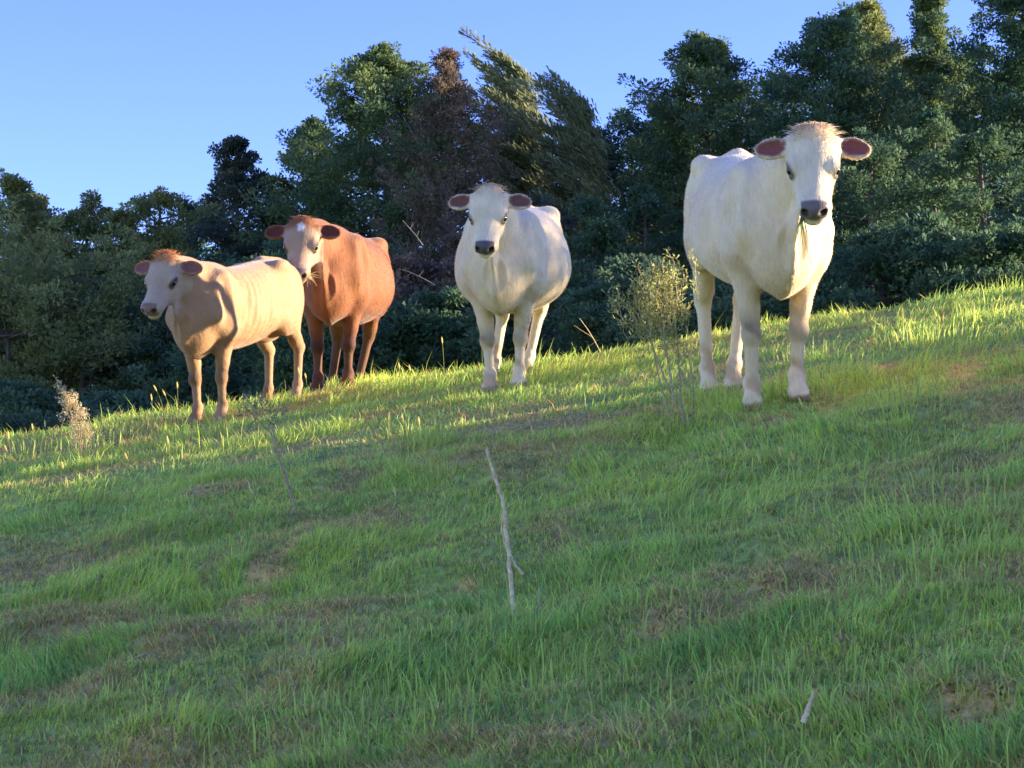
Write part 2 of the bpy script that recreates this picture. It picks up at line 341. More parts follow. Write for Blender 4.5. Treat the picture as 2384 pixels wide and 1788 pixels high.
GREENS = {'totara': ((.050, .105, .050), (.18, .24, .08)), 'dark': ((.045, .105, .056), (.115, .18, .08)), 'kanuka': ((.11, .15, .055), (.27, .29, .095)),
          'brown': ((.13, .105, .07), (.23, .17, .105)), 'olive': ((.15, .18, .085), (.30, .32, .15)), 'slate': ((.06, .08, .055), (.10, .12, .08)),
          'fill': ((.048, .108, .056), (.115, .18, .075))}
def tree(name, label, cat, u, vtop, y, hwpx, style, prof=None, nl=46, per=9, nleaf=26, tr=.40, leaf=.075, asp=.5, clear=.12, rise=.25, lean=0.0,
         wind=None, windk=0., trunks=1, spread=.0, bark=None, seed=0, flat=.6, trunk_r=.16, sink=0.0, hfix=None, plume=False, group="trees along the edge of the wood behind the crest"):
    rng = np.random.default_rng(1000 + seed)
    top = at(u, vtop, y); bx = top[0]; gz = float(H(bx, y)) - .1 - sink; h = top[2] - gz; px = y / FPX; R0 = hwpx * px
    if hfix: bx, y, h = hfix; R0 = hwpx * 20 / FPX; gz = float(H(bx, y)) - .1
    root = empty(name, (bx, y, gz), label, cat, group)
    if prof is None: prof = [(0, .5), (.15, .85), (.35, 1.0), (.6, .8), (.8, .5), (.93, .25), (1, .05)]
    ph, pr = zip(*prof)
    parts = []; clumps = []; rads = []
    tps = []
    for t in range(trunks):
        a = rng.uniform(0, 6.28); s = spread * R0 * (1 if trunks > 1 else 0)
        n = 10; hh = np.linspace(0, .97 if trunks == 1 else .75, n)
        wob = np.cumsum(rng.normal(0, .035 * h / 8, (n, 2)), axis=0)
        P = np.stack([np.cos(a) * s * hh ** .8 + wob[:, 0] + lean * h * hh ** 2, np.sin(a) * s * hh ** .8 + wob[:, 1], hh * h], -1)
        tps.append((hh, P)); parts.append(tube(P, trunk_r * (1 - .88 * hh) / (1 if trunks == 1 else 1.5), 7))
    for i in range(nl):
        hf = clear + (1 - clear) * ((i + rng.random()) / nl) ** .92
        hh, P = tps[i % trunks]
        c = np.array([np.interp(min(hf, hh[-1]), hh, P[:, k]) for k in range(3)])
        R = 1.22 * R0 * np.interp(hf, ph, pr) * rng.choice([.55, .75, .92, 1.02, 1.2, 1.42], p=[.14, .2, .28, .2, .12, .06])
        az = i * 2.39996 + rng.normal(0, .35)
        start = c.copy(); start[2] = max(.05 * h, hf * h - rise * R * .6) if trunks == 1 else c[2]
        end = np.array([c[0] + np.cos(az) * R, c[1] + np.sin(az) * R, hf * h + rise * R * .5 + rng.normal(0, .1)])
        mid = (start + end) / 2 + np.array([0, 0, -.04 * R]) + rng.normal(0, .05, 3) * R
        parts.append(tube([start, mid, end], [trunk_r * .30 * (1 - .6 * hf), trunk_r * .18 * (1 - .6 * hf), .008], 5))
        for k in range(per):
            t = .3 + .75 * ((k + rng.random()) / per) ** .7
            q = (1 - t) ** 2 * start + 2 * t * (1 - t) * mid + t * t * end
            q = q + rng.normal(0, 1, 3) * np.array([.16, .16, .09]) * (R * .55 + .3)
            clumps.append(q); rads.append(tr * rng.uniform(.5, 1.2) * (1 - .55 * hf ** 4) * (1.1 - .35 * t))
        if plume:
            wv = np.array(wind) / np.linalg.norm(wind); Lp = rng.uniform(.4, 1.25) * (1 if hf > .6 else .5); bend = rng.normal(0, .12, 3)
            pp = [end + wv * Lp * q + bend * Lp * q * q + np.array([0, 0, -.12 * Lp * q * q]) for q in np.linspace(0, 1, 8)]
            parts.append(tube(pp, np.linspace(.012, .003, 8), 4))
            for q in range(8): clumps.append(pp[q]); rads.append(.15 * (1 - .6 * q / 7))
    # leader clumps
    for k in range(7):
        hh, P = tps[0]; q = P[-1] * 1.0; q = q + np.array([rng.normal(0, .03 + .04 * k), rng.normal(0, .03 + .04 * k), h * .03 - .16 * k]); clumps.append(q); rads.append(tr * (.18 + .07 * k))
    C = np.array(clumps); Rr = np.array(rads)
    c1, c2 = [np.array(c) for c in GREENS[style]]
    t = np.repeat(rng.random((len(C) + per - 1) // per), per)[:len(C), None] * .6 + rng.random(len(C))[:, None] * .45; t = np.clip(t, 0, 1)
    col = c1 * (1 - t) + c2 * t
    V, F, cc = leaves(C, Rr, int(nleaf * 1.75), leaf, asp, col, flat=flat * .85, outw=1.3, jit=.22, wind=wind, windk=windk, rng=rng)
    tv, tf = join(parts)
    obj("trunk", np_mesh("trunk", tv, tf, None, True), bark or M_BARK, root)
    obj("crown", np_mesh("crown", V, F, cc), M_LEAF, root)
    return root

CONE = [(0, .8), (.5, 1.0), (.68, 1.0), (.8, .82), (.88, .58), (.94, .36), (.98, .15), (1, .04)]
IRREG = [(0, .8), (.5, 1.0), (.78, 1.0), (.85, .85), (.9, .62), (.94, .5), (.97, .22), (1, .05)]
ROUND = [(0, .8), (.3, 1.0), (.8, 1.0), (.9, .85), (.96, .55), (1, .2)]
UMB = [(0, .1), (.45, .3), (.6, .95), (.75, 1.0), (.9, .8), (1, .4)]

def forest():
    T = tree
    T("totara_tree", "bushy green tree cut off by the left edge of the photo", "tree", 8, 180, 37, 44, 'kanuka', IRREG, 56, 10, 36, seed=1)
    T("kanuka_tree", "yellow-green tree with one tuft sticking out left, left of the cone tree", "tree", 98, 204, 39, 34, 'kanuka', ROUND, 40, 9, 34, clear=.5, seed=2, tr=.3)
    T("kanuka_tree", "yellow-green flat-topped tree touching the dark cone-shaped tree", "tree", 160, 193, 38, 44, 'kanuka', ROUND, 46, 9, 36, clear=.4, seed=3, tr=.34)
    T("kanuka_tree", "spreading tree on many bare dark trunks, far left above the dry shrub", "tree", 50, 228, 34, 88, 'kanuka', UMB, 84, 10, 36, clear=.50, seed=4, trunks=6, spread=.7, rise=.12, trunk_r=.13)
    T("kanuka_tree", "bare-stemmed dark tree with leaning trunks behind the head of the light tan cow", "tree", 140, 262, 35, 74, 'dark', UMB, 70, 10, 36, clear=.42, seed=5, trunks=5, spread=.8, rise=.12, trunk_r=.13)
    T("conifer_tree", "dark grey-green cone-shaped tree standing above the back of the light tan cow", "tree", 233, 143, 40, 58, 'slate', CONE, 80, 9, 40, seed=6, tr=.3, leaf=.075, clear=.4)
    T("totara_tree", "tall dark green tree with jagged branches above the brown cow", "tree", 375, 54, 38, 92, 'totara', IRREG, 120, 13, 36, seed=7, clear=.5, tr=.36)
    T("totara_tree", "dark shoulder of a tree with one branch poking left into the sky", "tree", 300, 128, 40, 52, 'totara', IRREG, 70, 10, 34, seed=19, clear=.5, tr=.34)
    T("conifer_tree", "sparse brownish-purple cone-shaped tree between the jagged tall tree and the windswept tree", "tree", 456, 58, 36, 58, 'brown', CONE, 120, 9, 26, seed=8, tr=.22, leaf=.065, asp=.35, clear=.45, rise=.6, flat=1.0)
    wl = (-.75, -.1, .62)
    T("windswept_tree", "tall feathery tree blown to the left, the taller of the two feathery trees", "tree", 552, 72, 39, 27, 'olive', CONE, 84, 7, 22, seed=9, tr=.24, leaf=.13, asp=.22, wind=wl, windk=.6, plume=True, rise=.9, lean=-.06, flat=1.2, bark=M_BARKP, clear=.5)
    T("windswept_tree", "shorter feathery windblown tree with a pale branching trunk", "tree", 618, 104, 38, 21, 'olive', CONE, 60, 7, 22, seed=10, tr=.24, leaf=.13, asp=.22, wind=wl, windk=.6, plume=True, rise=1.0, lean=-.05, flat=1.2, bark=M_BARKP, clear=.6)
    T("totara_tree", "low dark bushy tree between the pale-trunked feathery tree and the pointed tree", "tree", 652, 118, 40, 56, 'dark', ROUND, 70, 10, 34, seed=11)
    T("totara_tree", "pointed dark green tree with a long branch reaching left over the leafy shrub", "tree", 728, 34, 38, 78, 'totara', IRREG, 110, 12, 36, seed=12, clear=.5)
    T("totara_tree", "tall rounded dark tree directly behind the largest white cow's head", "tree", 838, 26, 36, 70, 'dark', ROUND, 130, 11, 36, seed=13, clear=.4)
    T("totara_tree", "yellow-green topped tree beside the thin spire at the top of the photo", "tree", 885, 3, 38, 46, 'kanuka', IRREG, 90, 10, 34, seed=14, clear=.5)
    T("totara_tree", "narrow spire of a tree cut off by the top of the photo", "tree", 944, -18, 37, 34, 'totara', CONE, 90, 10, 32, seed=15, clear=.5, tr=.26)
    T("totara_tree", "huge dark tree filling the upper right corner of the photo", "tree", 1022, -30, 35, 66, 'dark', ROUND, 140, 11, 36, seed=16, clear=.4)
    T("totara_tree", "dark tree just outside the right edge of the photo", "tree", 1130, 0, 36, 80, 'dark', ROUND, 60, 8, 26, seed=17)
    T("totara_tree", "green tree just outside the left edge of the photo", "tree", -90, 200, 38, 70, 'totara', IRREG, 50, 8, 26, seed=18)
    for k, (u, v, hw, lab) in enumerate([(62, 222, 40, "rounded yellow-green crown in the dip right of the left edge tree"), (128, 216, 34, "low rounded crown between the two yellow-green tufted trees"), (28, 196, 30, "green crown overlapping the right side of the left edge tree")]):
        T("kanuka_tree", lab, "tree", u, v, 37 + k, hw, "kanuka", ROUND, 56, 10, 36, seed=30 + k, clear=.5)
    back = [(195, 205, "rounded top showing between the flat-topped tree and the cone tree"), (270, 200, "dark crown filling the gap right of the cone tree"),
            (430, 118, "dark crown behind the gap between the jagged tall tree and the brown cone tree"), (497, 142, "low dark crown in the gap left of the tall feathery tree"),
            (575, 135, "dark crown behind and between the two feathery trees"), (630, 122, "dark crown just right of the pale branching trunk"),
            (688, 105, "dark crown under the long branch of the pointed tree"), (785, 78, "dark crown in the notch right of the pointed tree"),
            (915, 60, "dark crown below the thin spire on its left"), (975, 52, "dark crown in the notch right of the thin spire")]
    for i, (u, v, lab) in enumerate(back):
        T("totara_tree", lab, "tree", u, v, 42, 56, 'dark', ROUND, 70, 9, 30, seed=80 + i, clear=.45, leaf=.085, group="darker trees deeper in the wood")
    # lower growth in front
    low = [(40, 395, 28.5, 48, 'fill', "green bush low at the left edge behind the dry shrub"), (125, 402, 28, 40, 'dark', "dark bush low behind the slope, left of the light tan cow's forelegs"),
           (205, 352, 30, 42, 'fill', "green bush seen between the forelegs of the light tan cow"), (270, 262, 31, 52, 'dark', "dark bush behind the rump of the light tan cow"),
           (335, 232, 34, 55, 'fill', "mid-green bush behind the head of the brown cow"), (412, 258, 32, 50, 'brown', "brownish bush just right of the brown cow's back"),
           (470, 240, 33, 42, 'brown', "brownish bush behind the left ear of the middle white cow"), (440, 300, 29, 46, 'fill', "green bush between the brown cow and the middle white cow"),
           (545, 200, 35, 56, 'slate', "grey-green bush above the rump of the middle white cow"), (600, 215, 33, 52, 'dark', "dark bush right of the middle white cow's back"),
           (560, 275, 30, 52, 'fill', "green bush directly behind the belly of the middle white cow"), (640, 190, 35, 58, 'fill', "green bush halfway up the wood above the leafy shrub"),
           (660, 262, 30, 60, 'dark', "dark bush right behind the leafy shrub"), (720, 180, 34, 60, 'fill', "green bush behind the hips of the largest white cow"),
           (790, 150, 33, 62, 'dark', "dark bush behind the neck of the largest white cow"), (860, 150, 32, 64, 'fill', "green bush just right of the head of the largest white cow"),
           (925, 120, 33, 64, 'dark', "dark bush in the middle of the wood at the upper right"), (990, 140, 31, 66, 'fill', "green bush by the right edge, halfway up the wood"),
           (1050, 180, 29, 60, 'dark', "dark bush cut off by the right edge of the photo"), (880, 235, 28, 60, 'fill', "green bush low beside the shoulder of the largest white cow"),
           (950, 225, 27.5, 60, 'dark', "dark bush low above the sunlit crest at the right"), (760, 250, 28, 60, 'fill', "green bush hidden mostly behind the largest white cow"),
           (300, 300, 28, 40, 'fill', "green bush in the narrow gap between the tan cow and the brown cow"), (375, 300, 29, 44, 'dark', "dark bush behind the belly of the brown cow"),
           (500, 310, 28.5, 44, 'dark', "dark bush low behind the legs of the middle white cow"), (155, 345, 33, 40, 'dark', "dark bush below the head of the light tan cow"),
           (-40, 400, 29, 50, 'fill', "green bush just outside the left edge of the photo"), (1010, 235, 26.5, 50, 'fill', "green bush low at the right edge above the crest"),
           (690, 300, 27, 44, 'fill', "low green bush between the leafy shrub and the largest cow's hind legs"), (820, 290, 27, 44, 'dark', "low dark bush behind the forelegs of the largest white cow"),
           (605, 300, 28, 44, 'dark', "low dark bush above the crest, left of the leafy shrub"), (85, 420, 27, 40, 'dark', "lowest dark bush behind the stem of the dry shrub"), (10, 425, 26.5, 36, 'dark', "lowest dark bush in the left corner of the wood")]
    for i, (u, v, y, hw, st, lab) in enumerate(low):
        T("bush", lab, "bush", u, v, y, hw, st, ROUND, 60, 9, 34, seed=40 + i, clear=.04, tr=.34, group="bushes filling the lower wood behind the crest")
    # unseen trees added right of the picture to dapple the herd with shade
    for k, (x, y, hgt, r, nl_, lab) in enumerate([(13.0, 17.55, 4.3, .85, 60, "unseen young tree added for shade outside the right edge, highest of three"),
                                 (14.0, 14.7, 2.7, .8, 16, "unseen sparse young tree added for shade outside the right edge, the nearest of three"), (16.5, 15.9, 3.3, .8, 16, "unseen sparse young tree added for shade outside the right edge, the outermost of three")]):
        T("kanuka_tree", lab, "tree", 512, 300, 20, r * FPX / 20, 'kanuka', ROUND, nl_, 7, 12 + nl_ // 5, seed=70 + k, clear=.2, hfix=(x, y, hgt), tr=.3)
forest()

# ------------------------------------------------------------------ cows: signed distance volume -> one continuous skin
class Vol:
    def __init__(s, lo, hi, h):
        s.h = h; s.lo = np.array(lo, float)
        s.n = np.ceil((np.array(hi) - s.lo) / h).astype(int) + 1
        s.D = np.full(s.n, 9.0, dtype=np.float32)
        s.ax = [s.lo[i] + h * np.arange(s.n[i]) for i in range(3)]
    def block(s, lo, hi):
        a = np.clip(np.floor((np.array(lo) - s.lo) / s.h).astype(int), 0, s.n - 1)
        b = np.clip(np.ceil((np.array(hi) - s.lo) / s.h).astype(int) + 1, 1, s.n)
        sl = tuple(slice(a[i], b[i]) for i in range(3))
        g = np.meshgrid(*[s.ax[i][sl[i]] for i in range(3)], indexing='ij')
        return sl, np.stack(g, -1)
    def put(s, f, lo, hi, k, sub=False):
        m = k + .04
        sl, P = s.block(np.array(lo) - m, np.array(hi) + m)
        if P.size == 0: return
        d = f(P).astype(np.float32); A = s.D[sl]
        if sub:
            d = -d; t = np.clip(.5 - .5 * (d - A) / k, 0, 1); s.D[sl] = d * (1 - t) + A * t + k * t * (1 - t)
        else:
            t = np.clip(.5 + .5 * (d - A) / k, 0, 1); s.D[sl] = d * (1 - t) + A * t - k * t * (1 - t)
    def cap(s, a, b, r1, r2, k=.05, sc=(1, 1, 1), sub=False):
        a = np.array(a, float); b = np.array(b, float); sc = np.array(sc, float); a2, b2 = a / sc, b / sc; ba = b2 - a2; L = ba @ ba
        def f(P):
            q = P / sc - a2; t = np.clip((q @ ba) / L, 0, 1)
            return (np.linalg.norm(q - t[..., None] * ba, axis=-1) - (r1 + (r2 - r1) * t)) * sc.min()
        R = np.array([max(r1, r2)] * 3) * sc
        s.put(f, np.minimum(a, b) - R, np.maximum(a, b) + R, k, sub)
    def ell(s, c, r, Rm=None, k=.05, sub=False):
        c = np.array(c, float); r = np.array(r, float); Rm = np.eye(3) if Rm is None else Rm
        def f(P):
            q = (P - c) @ Rm; k0 = np.linalg.norm(q / r, axis=-1); k1 = np.linalg.norm(q / r ** 2, axis=-1) + 1e-9
            return k0 * (k0 - 1) / k1
        m = r.max(); s.put(f, c - m, c + m, k, sub)
    def mesh(s):
        D = s.D; h = s.h; ins = D < 0
        c8 = [ins[i:ins.shape[0] - 1 + i, j:ins.shape[1] - 1 + j, k:ins.shape[2] - 1 + k] for i in (0, 1) for j in (0, 1) for k in (0, 1)]
        sm = sum(c.astype(np.int8) for c in c8); act = (sm > 0) & (sm < 8)
        idx = np.full(act.shape, -1, dtype=np.int64); cells = np.argwhere(act); idx[act] = np.arange(len(cells))
        acc = np.zeros((len(cells), 3)); cnt = np.zeros(len(cells)); I = cells
        cor = np.array([(i, j, k) for i in (0, 1) for j in (0, 1) for k in (0, 1)])
        vals = [D[I[:, 0] + c[0], I[:, 1] + c[1], I[:, 2] + c[2]] for c in cor]
        for a in range(8):
            for b in range(a + 1, 8):
                if np.abs(cor[a] - cor[b]).sum() != 1: continue
                va, vb = vals[a], vals[b]; m = (va < 0) != (vb < 0)
                t = np.where(m, va / np.where(m, va - vb, 1), 0)
                p = cor[a] + t[:, None] * (cor[b] - cor[a]); acc[m] += p[m]; cnt[m] += 1
        V = s.lo + h * (cells + acc / cnt[:, None])
        F = []
        for ax in range(3):
            o1, o2 = (ax + 1) % 3, (ax + 2) % 3
            A = np.take(ins, range(ins.shape[ax] - 1), axis=ax); B = np.take(ins, range(1, ins.shape[ax]), axis=ax)
            E = np.argwhere(A != B); E = E[(E[:, o1] > 0) & (E[:, o2] > 0) & (E[:, o1] < idx.shape[o1]) & (E[:, o2] < idx.shape[o2])]
            e1 = np.zeros(3, int); e1[o1] = 1; e2 = np.zeros(3, int); e2[o2] = 1
            g = lambda Q: idx[Q[:, 0], Q[:, 1], Q[:, 2]]
            q = np.stack([g(E - e1 - e2), g(E - e2), g(E), g(E - e1)], -1)
            fl = ~A[E[:, 0], E[:, 1], E[:, 2]]; q[fl] = q[fl][:, ::-1]
            F.append(q)
        F = np.concatenate(F); F = F[(F >= 0).all(1)]
        # one light smoothing pass
        for _ in range(2):
            s_ = np.zeros_like(V); n_ = np.zeros(len(V))
            for a in range(4):
                b = (a + 1) % 4; np.add.at(s_, F[:, a], V[F[:, b]]); np.add.at(n_, F[:, a], 1); np.add.at(s_, F[:, b], V[F[:, a]]); np.add.at(n_, F[:, b], 1)
            V = V * .6 + .4 * s_ / n_[:, None]
        return V, F

TORSO = np.array([  # x, top, bottom, half width, height of the widest point (0..1)
    (-1.10, 1.20, .95, .05, .6), (-1.06, 1.25, .84, .15, .6), (-.98, 1.29, .76, .215, .6), (-.85, 1.315, .72, .255, .6), (-.68, 1.34, .69, .285, .6), (-.5, 1.335, .64, .33, .5),
    (-.25, 1.32, .585, .385, .42), (0, 1.315, .57, .385, .42), (.18, 1.33, .58, .345, .44), (.32, 1.34, .60, .30, .46), (.45, 1.31, .62, .265, .46), (.57, 1.22, .64, .225, .45), (.68, 1.10, .68, .165, .4), (.76, .98, .76, .08, .5)])

def hp_z(V, poll): return np.ones(len(V))

def coat_mat(name, spec=.2):
    m, n, l, out = new_mat(name)
    at_ = n.new("ShaderNodeAttribute"); at_.attribute_name = "Col"
    tc = n.new("ShaderNodeTexCoord")
    mp = n.new("ShaderNodeMapping"); mp.inputs['Scale'].default_value = (9, 30, 7)
    no = n.new("ShaderNodeTexNoise"); no.inputs['Scale'].default_value = 2.2; no.inputs['Detail'].default_value = 6
    no2 = n.new("ShaderNodeTexNoise"); no2.inputs['Scale'].default_value = 5.5; no2.inputs['Detail'].default_value = 4
    l.new(tc.outputs['Object'], mp.inputs[0]); l.new(mp.outputs[0], no.inputs['Vector']); l.new(tc.outputs['Object'], no2.inputs['Vector'])
    mr = n.new("ShaderNodeMapRange"); mr.inputs[1].default_value = .3; mr.inputs[2].default_value = .7; mr.inputs[3].default_value = .92; mr.inputs[4].default_value = 1.06
    mr2 = n.new("ShaderNodeMapRange"); mr2.inputs[1].default_value = .3; mr2.inputs[2].default_value = .7; mr2.inputs[3].default_value = .90; mr2.inputs[4].default_value = 1.06
    l.new(no.outputs[0], mr.inputs[0]); l.new(no2.outputs[0], mr2.inputs[0])
    mu = n.new("ShaderNodeMath"); mu.operation = 'MULTIPLY'; l.new(mr.outputs[0], mu.inputs[0]); l.new(mr2.outputs[0], mu.inputs[1])
    vm = n.new("ShaderNodeVectorMath"); vm.operation = 'SCALE'; l.new(at_.outputs['Color'], vm.inputs[0]); l.new(mu.outputs[0], vm.inputs['Scale'])
    p = n.new("ShaderNodeBsdfPrincipled"); p.inputs['Specular IOR Level'].default_value = spec
    p.inputs['Sheen Weight'].default_value = .25; p.inputs['Sheen Roughness'].default_value = .4
    mr3 = n.new("ShaderNodeMapRange"); mr3.inputs[3].default_value = .28; mr3.inputs[4].default_value = .7
    l.new(at_.outputs['Alpha'], mr3.inputs[0]); l.new(mr3.outputs[0], p.inputs['Roughness'])
    b = n.new("ShaderNodeBump"); b.inputs['Strength'].default_value = .35; b.inputs['Distance'].default_value = .012
    l.new(no.outputs[0], b.inputs['Height']); l.new(b.outputs[0], p.inputs['Normal'])
    l.new(vm.outputs[0], p.inputs['Base Color']); l.new(p.outputs[0], out.inputs[0])
    return m
M_COAT = coat_mat("coat")
M_HAIR = leaf_mat("hair", .3, .5, .3)
def eye_mat():
    m, n, l, out = new_mat("eye"); p = n.new("ShaderNodeBsdfPrincipled"); p.inputs['Base Color'].default_value = (.012, .008, .006, 1)
    p.inputs['Roughness'].default_value = .12; l.new(p.outputs[0], out.inputs[0]); return m
M_EYE = eye_mat()

def unit(v): v = np.array(v, float); return v / np.linalg.norm(v)

def cow(label, fx, fy, yaw, scale=1.0, coat=(.62, .55, .45), face=None, leg=None, muzzle=(.12, .10, .11), earc=(.30, .12, .10), fat=1.0, poll=(.86, 0, 1.44),
        hf=(0, -.42, -.9), roll=0.0, feet=None, hair=(.55, .45, .32), hairlen=.07, hairn=500, ribs=0.0, hump=0.0, headk=1.0, ears=((.0, .1), (.0, .1)), pitch=None, pitchadd=0, star=False,
        dewlap=1.0, foredx=.12, hinddx=.10, gridh=.0095, tuftup=.5):
    """fx, fy: ground point midway between the front feet; yaw: heading in degrees, 0 = straight at the camera (-Y), + turns its nose to picture right"""
    a = math.radians(yaw); hd = np.array([math.sin(a), -math.cos(a), 0])
    left = np.array([math.cos(a), math.sin(a), 0])   # cow's left = picture right
    if pitch is None:
        q = np.array([fx, fy]) - hd[:2] * 1.25; dz = float(Hbase(*q) - Hbase(fx, fy)); pitch = math.degrees(math.atan2(dz, 1.25))
    p = math.radians(pitch + pitchadd)
    X = hd * math.cos(p) - np.array([0, 0, 1]) * math.sin(p); Z = np.cross(X, left); Y = left
    Rw = np.stack([X, Y, Z], -1)                       # columns: body axes in world
    zf = float(H(fx, fy))
    # origin so that mid front foot (local x=.36+foredx, z=0) lies on the ground
    O = np.array([fx, fy, zf]) - Rw @ np.array([(.36 + foredx) * scale, 0, 0])
    W2L = lambda P: ((np.asarray(P) - O) @ Rw) / scale
    Vv = Vol((-1.45, -.62, -.12), (1.55, .62, 1.95), gridh)
    tb = TORSO.copy(); tb[:, 3] *= 1 + (fat - 1) * np.clip((tb[:, 3] - .2) / .18, 0, 1); tb[:, 2] -= (fat - 1) * .28 * np.exp(-((tb[:, 0] + .15) / .4) ** 2)
    rng = np.random.default_rng(int(abs(fx * 1000) + 5))
    xs = np.linspace(tb[0, 0], tb[-1, 0], 200)
    ker = np.exp(-np.linspace(-2, 2, 17) ** 2); ker /= ker.sum()
    sm = [np.convolve(np.pad(np.interp(xs, tb[:, 0], tb[:, i]), 8, 'edge'), ker, 'valid') for i in range(1, 5)]
    def torso(P):
        x = P[..., 0]; tp, bt, w, wz = [np.interp(x, xs, s_) for s_ in sm]
        zc = bt + (tp - bt) * wz; z = P[..., 2] - zc; hh = np.where(z > 0, tp - zc, zc - bt)
        u = np.abs(P[..., 1]) / w; v = np.abs(z) / hh
        if ribs: w = w
        r = (u ** 2.15 + v ** 2.15) ** (1 / 2.15)
        d = (r - 1) * np.minimum(w, hh) * .95
        if ribs:
            env = np.exp(-((x + .05) / .38) ** 4) * np.clip(u, 0, 1) * np.clip(1.2 - v, 0, 1)
            d = d - ribs * env * (.35 + 1.2 * vnoise(x * 9 + 3, P[..., 2] * 7)) * np.sin((x + .35 * (P[..., 2] - 1)) * 2 * np.pi / .085)
        dx = np.maximum(tb[0, 0] - x, x - tb[-1, 0]); return np.maximum(d, dx)
    Vv.put(torso, (-1.12, -.5 * fat, .45), (.78, .5 * fat, 1.4), .02)
    # hook and pin bones, tail head, withers
    for s in (-1, 1):
        Vv.ell((-.66, s * .225, 1.265), (.11, .07, .06), None, .08)
        Vv.ell((-1.04, s * .12, 1.17), (.07, .06, .07), None, .08)
    Vv.cap((-.7, 0, 1.33), (-1.06, 0, 1.29), .035, .04, .08)
    Vv.ell((.26, 0, 1.30), (.2, .07, .07), None, .1)
    # tail
    Vv.cap((-1.09, 0, 1.27), (-1.17, 0, 1.1), .032, .028, .03); Vv.cap((-1.17, 0, 1.1), (-1.18, .01, .75), .028, .02, .02); Vv.cap((-1.18, .01, .75), (-1.16, .0, .62), .022, .03, .02)
    # neck
    poll = np.array(poll, float)
    f = unit(Rw.T @ unit(hf)); up0 = Rw.T @ np.array([0, -.2, 1.0]); 
    l_ = unit(np.cross(up0, f)); u_ = unit(np.cross(f, l_))   # l_: cow's left, u_: out of the forehead
    if roll:
        c_, s_ = math.cos(math.radians(roll)), math.sin(math.radians(roll)); l_, u_ = l_ * c_ + u_ * s_, u_ * c_ - l_ * s_
    Hm = np.stack([f, l_, u_], -1)
    hk = headk
    hl = lambda a_, b_, c_: poll + Hm @ (np.array([a_, b_, c_]) * hk)
    nb = hl(.04, 0, -.13)
    mid = (np.array([.45, 0, 1.14]) + nb) / 2 + np.array([-.02, 0, .03])
    Vv.cap((.36, 0, 1.12), mid, .225, .165, .10, (1, .72, 1)); Vv.cap(mid, nb, .165, .115, .07, (1, .8, 1))
    Vv.cap((.46, 0, .98), mid + np.array([.03, 0, -.08]), .2, .13, .10, (1, .7, 1))
    Vv.cap((.40, 0, 1.25), hl(.02, 0, -.06), .09, .085, .08, (1, .75, 1))
    throat = hl(.17, 0, -.21)
    Vv.cap(mid + np.array([.06, 0, -.1]), throat, .12, .065, .08, (1, .65, 1))
    # brisket and dewlap
    Vv.ell((.56, 0, .72), (.16, .12, .13), None, .1)
    Vv.cap((.60, 0, .67), (.71, 0, .84), .06, .05, .06, (1, .6, 1))
    if dewlap:
        Vv.cap((.72, 0, .80), (.80, 0, 1.0), .05, .045, .035, (1, .36, 1)); Vv.cap((.80, 0, 1.0), throat + np.array([-.03, 0, -.02]), .045, .03, .035, (1, .36, 1))
        Vv.cap((.52, 0, .62), (.71, 0, .76), .04, .04, .05, (1, .5, 1))
    # shoulders / front legs
    feet = feet or {}
    for s, key in ((-1, 'fr'), (1, 'fl')):
        ox, oy = feet.get(key, (0, 0))
        foot = np.array([.36 + foredx + ox, s * .125 + oy, 0.0]); pw = O + Rw @ (foot * scale); pw[2] = H(pw[0], pw[1]); foot[2] = W2L(pw)[2]
        up = np.array([.37, s * .17, .80]); df = foot - np.array([.37, s * .135, 0])
        J = lambda x, y, z, w_: np.array([x, s * y, z]) + df * w_
        Vv.ell((.36, s * .205, 1.02), (.17, .085, .25), None, .09)
        Vv.cap((.52, s * .19, .93), (.36, s * .2, .80), .10, .095, .08)
        Vv.cap(J(.36, .185, .80, .05), J(.365, .150, .52, .38), .112, .062, .06, (1.05, .9, 1))
        Vv.cap(J(.365, .150, .52, .38), J(.372, .14, .41, .5), .060, .052, .02)
        Vv.ell(J(.384, .14, .375, .53), (.058, .058, .062), None, .02)
        Vv.cap(J(.375, .137, .33, .58), J(.372, .136, .17, .82), .040, .034, .02)
        Vv.ell(J(.368, .136, .135, .85), (.048, .050, .048), None, .02)
        Vv.cap(J(.372, .136, .12, .88), J(.405, .136, .055, .96), .044, .050, .02)
        for t in (-1, 1): Vv.cap(J(.415, .136 + t * .026, .050, .97), J(.445, .136 + t * .030, .022, 1), .036, .030, .012)
    # hind legs
    for s, key in ((-1, 'hr'), (1, 'hl')):
        ox, oy = feet.get(key, (0, 0))
        foot = np.array([-.90 + hinddx + ox, s * .155 + oy, 0.0]); pw = O + Rw @ (foot * scale); pw[2] = H(pw[0], pw[1]); foot[2] = W2L(pw)[2]
        df = foot - np.array([-.90, s * .155, 0])
        J = lambda x, y, z, w_: np.array([x, s * y, z]) + df * w_
        Vv.ell((-.80, s * .175, .98), (.235, .115, .30), None, .09)
        Vv.ell((-.64, s * .215, .80), (.14, .085, .17), None, .09)
        Vv.cap(J(-.74, .19, .84, .08), J(-.92, .165, .56, .38), .125, .066, .07, (1, .8, 1))
        Vv.cap(J(-.92, .165, .56, .38), J(-.985, .16, .49, .45), .060, .056, .04)
        Vv.ell(J(-.992, .16, .48, .47), (.064, .046, .070), None, .02)
        Vv.cap(J(-.975, .158, .44, .5), J(-.935, .156, .17, .8), .043, .036, .02)
        Vv.ell(J(-.93, .156, .14, .85), (.049, .050, .049), None, .02)
        Vv.cap(J(-.925, .156, .12, .88), J(-.885, .156, .055, .96), .044, .050, .02)
